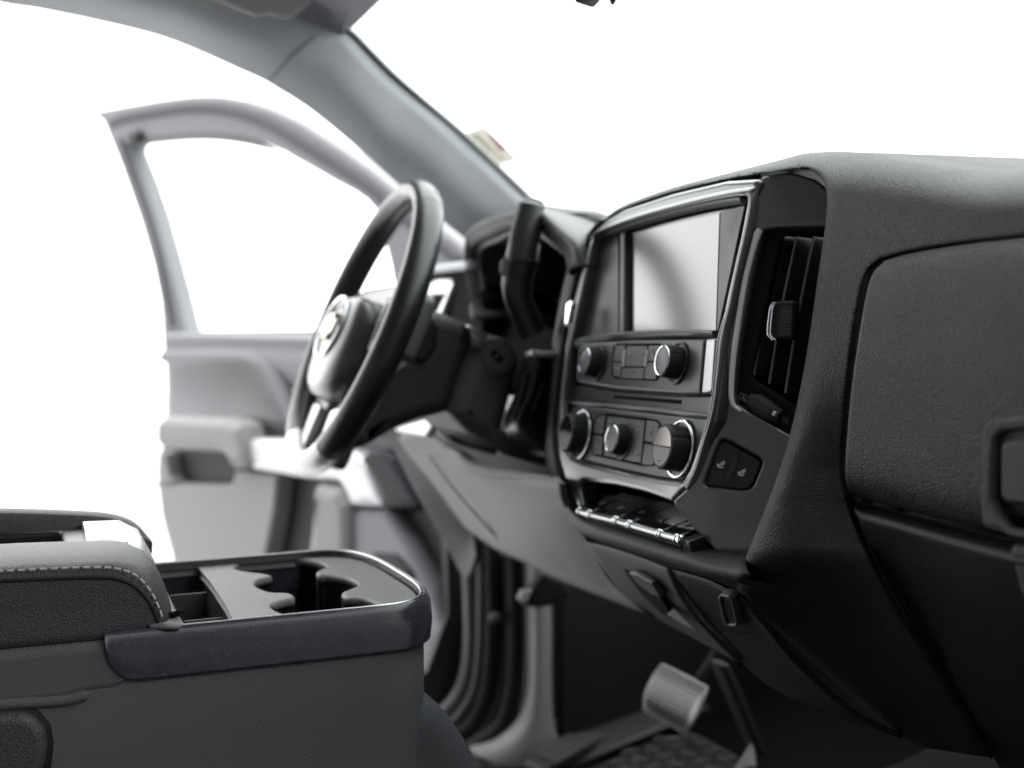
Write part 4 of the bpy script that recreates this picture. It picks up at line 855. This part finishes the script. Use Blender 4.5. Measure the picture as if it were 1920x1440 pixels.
# accelerator and parking brake
acc = thing('accelerator_pedal', 'dark accelerator pedal with grey foot at the right of the driver footwell', 'pedal', PX(-.26)(1390, 1420))
plate('pedal_arm', pts(PX(-.27), [(1350, 1245), (1368, 1246), (1395, 1300), (1418, 1360), (1440, 1415), (1424, 1418), (1400, 1360), (1372, 1295)]), NX, .03, .004, RUB, acc, r=.004)
plate('pedal_pad', pts(PX(-.275), [(1410, 1388), (1420, 1420), (1430, 1445), (1375, 1450), (1370, 1440)]), V((.5, -.8, .4)), .012, .003, PLG, acc, r=.004)
pkb = thing('parking_brake_pedal', 'small parking brake pedal with bright edge beside the kick panel', 'pedal', PX(-.62)(985, 1120))
plate('pedal_pad', pts(PX(-.62), [(965, 1120), (974, 1101), (1000, 1108), (990, 1136)]), V((.7, -.6, .5)), .02, .004, PEDS, pkb, r=.004)
plate('pedal_arm', pts(PX(-.61), [(986, 1138), (1000, 1106), (1022, 1075), (1060, 1085), (1075, 1115), (1045, 1135), (1010, 1142)]), NX, .03, .008, RUB, pkb, r=.008)

# floor mat
zm = -.012
fm = plate('floor_mat', pts(PZ(zm), [(1310, 1381), (1385, 1424), (1430, 1470), (1250, 1700), (880, 1560), (1080, 1452), (1225, 1385)]), ZZ, .012, .004, MATR, None, r=.01)
fm['label'] = 'black rubber floor mat with chequer tread in the driver footwell'; fm['category'] = 'floor mat'
fc = PZ(zm)(1310, 1381); fe1 = (PZ(zm)(1385, 1424) - fc); fe1 = V((1, 0, 0)); fe2 = V((0, -1, 0))
bm = bmesh.new()
pin = PZ(zm)
inside = [pin(*q) for q in [(1310, 1383), (1385, 1424), (1430, 1470), (1250, 1700), (900, 1550), (1085, 1455), (1225, 1390)]]
def inpoly(p, poly):
    c = False; j = len(poly) - 1
    for i in range(len(poly)):
        a, b = poly[i], poly[j]
        if (a.y > p.y) != (b.y > p.y) and p.x < (b.x - a.x) * (p.y - a.y) / (b.y - a.y) + a.x: c = not c
        j = i
    return c
for i in range(-60, 60):
    for j in range(-60, 60):
        p = V((-.5 + i * .036, .2 + j * .036, zm))
        if not inpoly(p, inside): continue
        a = math.radians(20 if (i + j) % 2 else 110)
        d = V((math.cos(a), math.sin(a), 0)); e = V((-d.y, d.x, 0))
        vs = [bm.verts.new(p + d * (.019 * sx) + e * (.0062 * sy) + ZZ * zz * (1)) for zz in (.0, .009) for sx, sy in ((-1, 0), (-.4, -1), (.4, -1), (1, 0), (.4, 1), (-.4, 1))]
        for v_ in vs[6:]: v_.co = p + (v_.co - p) * .8 + ZZ * .001
        bm.faces.new(vs[6:])
        for k in range(6): bm.faces.new((vs[k], vs[(k + 1) % 6], vs[6 + (k + 1) % 6], vs[6 + k]))
frombm('tread', bm, TRD, fm, 30)
tube('raised_border', pts(PZ(zm + .002), [(1228, 1388), (1309, 1384), (1384, 1426)]), .004, TRD, fm)

# seat cushion below the console
st = thing('seat_cushion', 'grey cloth edge of the bench seat cushion under the console', 'seat', V((0, -.4, .1)))
so = pts(PX(.125), [(560, 1330), (700, 1320), (800, 1316), (826, 1322), (856, 1356), (884, 1398), (915, 1455), (940, 1520), (560, 1560)])
plate('cushion', so, NX, .40, .02, SEAT, st, r=.03, res=5)
box('passenger_cushion_blocker', V((.47, -.62, .13)), AX, (.26, .30, .09), SEAT, st, bev=.04)  # out of view, added to block light coming off the floor
box('passenger_sill_blocker', V((.76, -.4, -.10)), AX, (.05, .95, .10), SILL, cab, bev=.02)  # unseen sill, added to keep light from below off the dash

# ================================================================== CENTRE CONSOLE
con = thing('centre_console', 'fold down centre console in dark cloth with cup holders and stitched armrest', 'console', V((0, -.4, .1)))
def plan(hw, yf, yb, rf, n=10):
    """U-shaped plan outline from the back right, round the front, to the back left"""
    L = [V((hw, yb, 0)), V((hw, yb * .75 + (yf - .06) * .25, 0)), V((hw, yb * .5 + (yf - .06) * .5, 0)), V((hw, yb * .2 + (yf - .06) * .8, 0))]
    N_ = 44; e = 2 / 3.4
    for j in range(N_ + 1):
        a = math.pi * j / N_; c, s_ = math.cos(a), math.sin(a)
        L.append(V((hw * math.copysign(abs(c) ** e, c), yf - .06 + .06 * abs(s_) ** e, 0)))
    L += [V((-q.x, q.y, 0)) for q in L[3::-1]]
    return L
def zt(y, o=0): return .3605 + .03 * (y + .23) + o
YF = -.207
def ring(hw, yf, yb, rf, dz, base=None): return [V((p.x, p.y, zt(p.y, dz) if base is None else base)) for p in plan(hw, yf, yb, rf)]
body = loft('cloth_body', [ring(.128, YF - .035, -1.0, .05, 0, .12), ring(.135, YF - .020, -1.0, .055, 0, .16), ring(.139, YF - .006, -1.0, .055, 0, .20), ring(.140, YF - .002, -1.0, .055, -.075), ring(.1395, YF - .002, -1.0, .055, -.036),
      ring(.137, YF - .004, -1.0, .055, -.031)], FAB, con, cap=False)
plate('rear_cloth', pts(PX(.1408), [(-300, 1268), (0, 1224), (195, 1204), (214, 1206), (221, 1214), (222, 1240), (232, 1262), (244, 1273), (222, 1294), (205, 1297), (172, 1300), (110, 1316), (0, 1326), (-300, 1350)]), NX, .2816, .006, FAB, con, r=.004)
# dark gloss band round the front
yb = -.452
def band(dzs, name, m, yb=yb):
    secs = [ring(hw, YF + dy, yb, .055, dz) for hw, dy, dz in dzs]
    bm = bmesh.new(); R_ = [[bm.verts.new(p) for p in s] for s in secs]; k = len(R_[0]); n = len(R_)
    for i in range(n):
        for j in range(k - 1): bm.faces.new((R_[i][j], R_[i][j + 1], R_[(i + 1) % n][j + 1], R_[(i + 1) % n][j]))
    bm.faces.new([R_[i][0] for i in range(n)]); bm.faces.new([R_[i][-1] for i in range(n)][::-1])
    return frombm(name, bm, m, con, 40)
def trim_band():
    P0 = plan(.140, YF, yb, .055)
    def side(sg):
        q = []
        for k in range(14):
            d = .030 * (1 - math.cos(math.pi / 2 * k / 13)); q.append(V((sg * .140, yb + d, 0)))
        for y in (-.40, -.36, -.32, -.29): q.append(V((sg * .140, y, 0)))
        return q
    mid = [p for p in P0 if p.y > YF - .0605]
    P_ = side(1) + mid + side(-1)[::-1]
    prof = [(.0005, .000, -.0335), (.0030, .0025, -.031), (.0040, .0035, -.018), (.0030, .0025, -.004), (.0015, .001, .0005), (-.0005, -.001, .002), (-.0025, -.003, .0005), (-.0035, -.004, -.004), (-.0035, -.004, -.0335)]
    bm = bmesh.new(); R_ = []
    for px_, dy, dz in prof:
        row = []
        for p in P_:
            d = p.y - yb; r = .026
            low = -.0335 + (r - math.sqrt(max(0, r * r - max(0, r - d) ** 2)))
            z = max(dz, low + (dz + .0335) * .35) if dz < -.01 else dz
            sc = (abs(p.x) + px_) / max(abs(p.x), 1e-6) if abs(p.x) > .02 else 1
            row.append(bm.verts.new(V((p.x * sc, p.y + (dy if p.y > -.25 else 0), zt(p.y, z)))))
        R_.append(row)
    n = len(R_); k = len(P_)
    for i in range(n):
        for j in range(k - 1): bm.faces.new((R_[i][j], R_[i][j + 1], R_[(i + 1) % n][j + 1], R_[(i + 1) % n][j]))
    bm.faces.new([R_[i][0] for i in range(n)]); bm.faces.new([R_[i][-1] for i in range(n)][::-1])
    return frombm('gloss_trim', bm, TRIM, con, 40)
trim = trim_band()
tube('bright_lip', [V((p.x, p.y, zt(p.y, .0012))) for p in plan(.1372, YF - .0035, -.42, .053)], .0011, RAIL, trim, seg=8)
cup = [(443, 1063), (453, 1054), (477, 1048), (518, 1046), (562, 1048), (595, 1053), (610, 1060), (610, 1064), (599, 1067.5), (592, 1073), (597, 1078), (617, 1078), (650, 1083), (667, 1091.5), (667, 1098), (652, 1105), (641, 1109.5),
       (641, 1115), (652, 1120), (682, 1122), (711, 1133), (717.5, 1141), (709, 1147), (682.5, 1153), (639, 1157), (595, 1158), (551, 1155), (523, 1146), (510, 1137), (514, 1131), (534, 1124), (551, 1121), (552, 1116), (542, 1111), (507, 1109), (486, 1101), (479, 1094),
       (486, 1086), (505, 1081), (510, 1078.5), (497, 1075), (464, 1071), (446, 1067)]
tray = [(200, 1056), (330, 1052), (354, 1051), (372, 1057), (403, 1093), (430, 1133), (452, 1174), (300, 1185), (200, 1190)]
top_out = [V((p.x, p.y, zt(p.y, -.004))) for p in plan(.1360, YF - .0045, -.62, .052)]
top = plate('top_panel', [top_out, crom(pts(T(-.004), cup), 5, True), fillet(pts(T(-.004), tray), .012)], NC, .007, .003, TOPP, con)
def well(name, px, depth, m, smoothn, r, taper=1.0, off=-.005):
    q = crom(pts(T(off), px), smoothn, True) if smoothn else fillet(pts(T(off), px), r)
    c = sum(q, V((0, 0, 0))) / len(q)
    bm = bmesh.new(); R_ = []
    for d in (0, .25, .5, .75, 1):
        R_.append([bm.verts.new(c + (p - c) * (1 - (1 - taper) * d) - NC * (depth * d)) for p in q])
    k = len(q)
    for i in range(4):
        for j in range(k): bm.faces.new((R_[i][j], R_[i][(j + 1) % k], R_[i + 1][(j + 1) % k], R_[i + 1][j]))
    bm.faces.new(R_[-1])
    return frombm(name, bm, m, con, 40)
well('cup_holder', cup, .09, CUP, 5, 0, .97)
tr = well('storage_tray', tray, .05, TRAY, 0, .012, .97)
for a, b, dd in (((318, 1117), (388, 1112), .045), ((345, 1165), (418, 1159), .045)):
    p, q = T(-.012)(*a), T(-.012)(*b)
    plate('divider', [p, q, q - NC * dd + (p - q) * .25, p - NC * dd], V((1, 0, 0)), .003, .0008, TRAY, tr)
sheet('hinge_flap', [[T(o)(*q) for q in r] for o, r in [(.004, [(275, 1095), (275, 1140), (280, 1172)]), (.004, [(308, 1105), (314, 1140), (322, 1172)]), (.001, [(318, 1120), (332, 1150), (344, 1172)]), (-.012, [(320, 1124), (336, 1155), (348, 1174)])]], TOPP, con, nu=14, nv=20, thick=.003, bev=0, smooth=70)
strokes('cord', [[T(.006 + .0006 * math.sin(k * 2.4))(312 + k * 1.1 * .9, 1154 - k * .15 + .5 * math.sin(k * 2)) for k in range(30)]], .0022, RUB, con)
# armrest: near cushion, middle tray with bright end, far cushion
FK = .35
def cushion(name, xs, prof, m, fr, pinch=False):
    """prof: (y, z) outline; xs: list of (x, inset, forward)"""
    cy = sum(p[0] for p in prof) / len(prof); cz = sum(p[1] for p in prof) / len(prof)
    base = [V((0, y, z)) for y, z in prof]; base = crom(base, 5, True)
    secs = []
    for x, s, f in xs:
        r = []
        for p in base:
            t = max(0, (p.y + .62) / .20); t = min(t, 1.3)
            n = V((0, (p.y - cy) * .15, p.z - cz)); n = V((0, 0, max(-1, min(1, (p.z - cz) / .014))))
            dy = V((0, 1, 0)) * (s * min(1, max(0, (p.y + .50) / .06)))
            r.append(V((x, p.y + f * FK * min(1, max(0, (p.y + .52) / .08)), p.z)) - V((0, 0, n.z)) * s - dy)
        secs.append(r)
    if pinch:      # close the side flat: the first ring shrinks on to its own middle line
        n_ = len(base); my = sum(p.y for p in base) / n_; mz = sum(p.z for p in base) / n_
        sl = sum((p.y - my) * (p.z - mz) for p in base) / sum((p.y - my) ** 2 for p in base)
        mid = lambda p: mz + sl * (p.y - my)
        f = secs[0]; secs = [[V((p.x - .0002, my + (p.y - my) * .93, mid(p) + (p.z - mid(p)) * .03)) for p in f], [V((p.x, my + (p.y - my) * .97, mid(p) + (p.z - mid(p)) * .5)) for p in f]] + secs
    return loft(name, secs, m, con, smooth=60)
pf = lambda l, x: [((PX(x)(*q)).y, (PX(x)(*q)).z) for q in l]
near = pf([(-300, 1104), (-150, 1088), (0, 1074), (140, 1068), (212, 1067), (254, 1081), (284, 1110), (303, 1146), (307, 1165), (294, 1180), (240, 1195), (120, 1206), (0, 1216), (-150, 1232), (-300, 1248)], .135)
cushion('armrest', [(.1349, .010, -.004), (.1350, .005, -.001), (.1346, .001, 0), (.1325, -.001, .002), (.122, -.003, .006), (.105, -.005, .010), (.08, -.006, .013), (.05, -.0055, .014), (.025, -.004, .012), (.010, 0, .008), (.004, .006, .004), (.002, .016, 0)], near, LEAB, .0, True)
# stitched seam along the upper edge of the near cushion
seam = crom(pts(PX(.1362), [(-300, 1102), (-150, 1085), (-60, 1076), (0, 1071), (70, 1067.5), (140, 1064.5), (205, 1064.5), (240, 1072), (262, 1085), (283, 1110), (298, 1140), (306, 1164)]), 420)
sm_ = []; acc_ = 0; L_ = 0
for i in range(1, len(seam)):
    L_ += (seam[i] - seam[i - 1]).length
step = .0062; d = 0; on = True; cur = [seam[0]]; segs = []
for i in range(1, len(seam)):
    l = (seam[i] - seam[i - 1]).length; d += l
    if on: cur.append(seam[i])
    if d > (step * .68 if on else step * .32):
        if on: segs.append(cur)
        d = 0; on = not on; cur = [seam[i]]
strokes('stitching', [s for s in segs if len(s) > 1], .0008, STI, con, seg=8)
tube('seam_groove', [p + V((.0006, 0, -.006)) for p in crom(pts(PX(.1349), [(-300, 1104), (-150, 1087), (-60, 1078), (0, 1073), (70, 1069.5), (140, 1067), (205, 1067), (238, 1075), (259, 1088), (279, 1112), (293, 1141), (300, 1164)]), 60)], .0011, RUB, con, seg=8)
far = pf([(-300, 960), (-100, 953), (0, 952), (150, 957), (215, 964), (250, 978), (272, 1000), (285, 1024), (250, 1050), (0, 1060), (-300, 1075)], -.115)
cushion('armrest', [(-.141, .02, -.02), (-.140, .012, -.008), (-.132, .003, 0), (-.115, 0, .002), (-.095, .002, .002), (-.086, .010, -.003), (-.084, .02, -.008)], far, LEAB, .0)
mp_ = lambda o: (lambda u, v: pl(u, v, PX(-.03)(100, 992) + ZZ * o, V((0, -.02, 1)).normalized()))
ct = plate('armrest_tray', [[V((x, y, .398)) for x, y in ((.006, -1.0), (.006, -.425), (-.088, -.425), (-.088, -1.0))], [V((x, y, .398)) for x, y in ((-.004, -.99), (-.004, -.475), (-.076, -.475), (-.076, -.99))]], ZZ, .02, .004, PLB, con, r=.008)
plate('tray_floor', [V((x, y, .384)) for x, y in ((.004, -1.0), (.004, -.44), (-.085, -.44), (-.085, -1.0))], ZZ, .004, .001, TRAY, ct)
loft('chrome_end', [[V((x, y, z)) for x, z in ((.006, .38), (.006, .397), (-.02, .405), (-.06, .407), (-.09, .402), (-.09, .38))] for y in (-.458, -.445, -.430)] +
     [[V((x, y, z)) for x, z in ((.003, .37), (.003, .390), (-.02, .397), (-.06, .399), (-.086, .395), (-.086, .37))] for y in (-.415,)] + [[V((x, y, z)) for x, z in ((.0, .355), (.0, .372), (-.02, .378), (-.06, .38), (-.08, .376), (-.08, .355))] for y in (-.405,)], SIL, con, smooth=40)
# hinge cover low on the side
plate('hinge_ring', pts(PX(.142), [(-80, 1330), (40, 1322), (72, 1330), (96, 1358), (103, 1395), (98, 1440), (70, 1490), (-80, 1500)]), NX, .016, .004, PLV, con, smooth=False, r=.01)
plate('hinge_cover', pts(PX(.150), [(-80, 1342), (40, 1337), (66, 1346), (86, 1370), (90, 1400), (84, 1440), (60, 1478), (-80, 1490)]), NX, .02, .007, LEAB, con, r=.012, res=5)
fold = crom(pts(PX(.1395), [(-60, 1325), (40, 1318), (110, 1314), (150, 1306), (172, 1297)]), 24)
tube('cloth_fold', fold, [.004] * 20 + [.003, .002, .0012, .0005], FAB, con, seg=10)
strokes('side_tab', [pts(PX(.139), [(273, 1180), (271, 1191)])], .0012, PLG, con)

# ================================================================== STUDIO FLOOR, LIGHT, CAMERA
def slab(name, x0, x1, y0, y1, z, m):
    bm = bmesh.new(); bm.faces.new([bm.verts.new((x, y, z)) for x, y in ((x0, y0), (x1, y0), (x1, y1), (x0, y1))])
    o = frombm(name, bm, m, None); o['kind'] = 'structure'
slab('shade_floor', -1.3, 20, -20, 20, -.62, GRD)  # added dark floor out of view, cuts bounce light on the passenger side
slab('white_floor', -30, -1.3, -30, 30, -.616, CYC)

w = bpy.data.worlds.new('World'); scn.world = w; w.use_nodes = True
nt = w.node_tree; N = nt.nodes; Lk = nt.links; bg = N['Background']
tc = N.new('ShaderNodeTexCoord'); dp = N.new('ShaderNodeVectorMath'); dp.operation = 'DOT_PRODUCT'
dp.inputs[1].default_value = V((-.62, .66, .40)).normalized()
Lk.new(tc.outputs['Generated'], dp.inputs[0])
mr = N.new('ShaderNodeMapRange'); mr.interpolation_type = 'SMOOTHSTEP'
mr.inputs['From Min'].default_value = -.35; mr.inputs['From Max'].default_value = .35
mr.inputs['To Min'].default_value = 1.0; mr.inputs['To Max'].default_value = 4.0
Lk.new(dp.outputs['Value'], mr.inputs['Value'])
# the unlit end of the studio behind the photographer
dq = N.new('ShaderNodeVectorMath'); dq.operation = 'DOT_PRODUCT'; dq.inputs[1].default_value = V((.80, -.58, -.12)).normalized()
Lk.new(tc.outputs['Generated'], dq.inputs[0])
mq = N.new('ShaderNodeMapRange'); mq.interpolation_type = 'SMOOTHSTEP'
mq.inputs['From Min'].default_value = .45; mq.inputs['From Max'].default_value = .85; mq.inputs['To Min'].default_value = 1; mq.inputs['To Max'].default_value = .08
Lk.new(dq.outputs['Value'], mq.inputs['Value'])
ml = N.new('ShaderNodeMath'); ml.operation = 'MULTIPLY'
Lk.new(mr.outputs['Result'], ml.inputs[0]); Lk.new(mq.outputs['Result'], ml.inputs[1]); Lk.new(ml.outputs[0], bg.inputs['Strength'])
bg.inputs['Color'].default_value = (1, 1, 1, 1)

cd_ = bpy.data.cameras.new('camera'); cam = bpy.data.objects.new('camera', cd_); COL.objects.link(cam)
cd_.sensor_width = 36; cd_.lens = 36 * FPX / 1920; cd_.clip_start = .02; cd_.clip_end = 200
Mx = Matrix((RT, UP, -FW)).transposed().to_4x4(); Mx.translation = CAM; cam.matrix_world = Mx
cd_.dof.use_dof = True; cd_.dof.focus_distance = .96; cd_.dof.aperture_fstop = 4.6
scn.camera = cam
scn.render.engine = 'CYCLES'
scn.cycles.use_denoising = True
try: scn.cycles.denoiser = 'OPENIMAGEDENOISE'
except Exception: pass
scn.cycles.max_bounces = 10; scn.cycles.diffuse_bounces = 5; scn.cycles.glossy_bounces = 5; scn.cycles.transparent_max_bounces = 12
scn.cycles.caustics_reflective = False; scn.cycles.caustics_refractive = False
scn.cycles.sample_clamp_indirect = 4
vs_ = scn.view_settings; vs_.view_transform = 'Standard'; vs_.look = 'None'; vs_.exposure = 0.0; vs_.gamma = 1.0; vs_.use_curve_mapping = False

for o in scn.objects:
    if o.parent is None and 'label' in o: o['kind'] = 'thing'
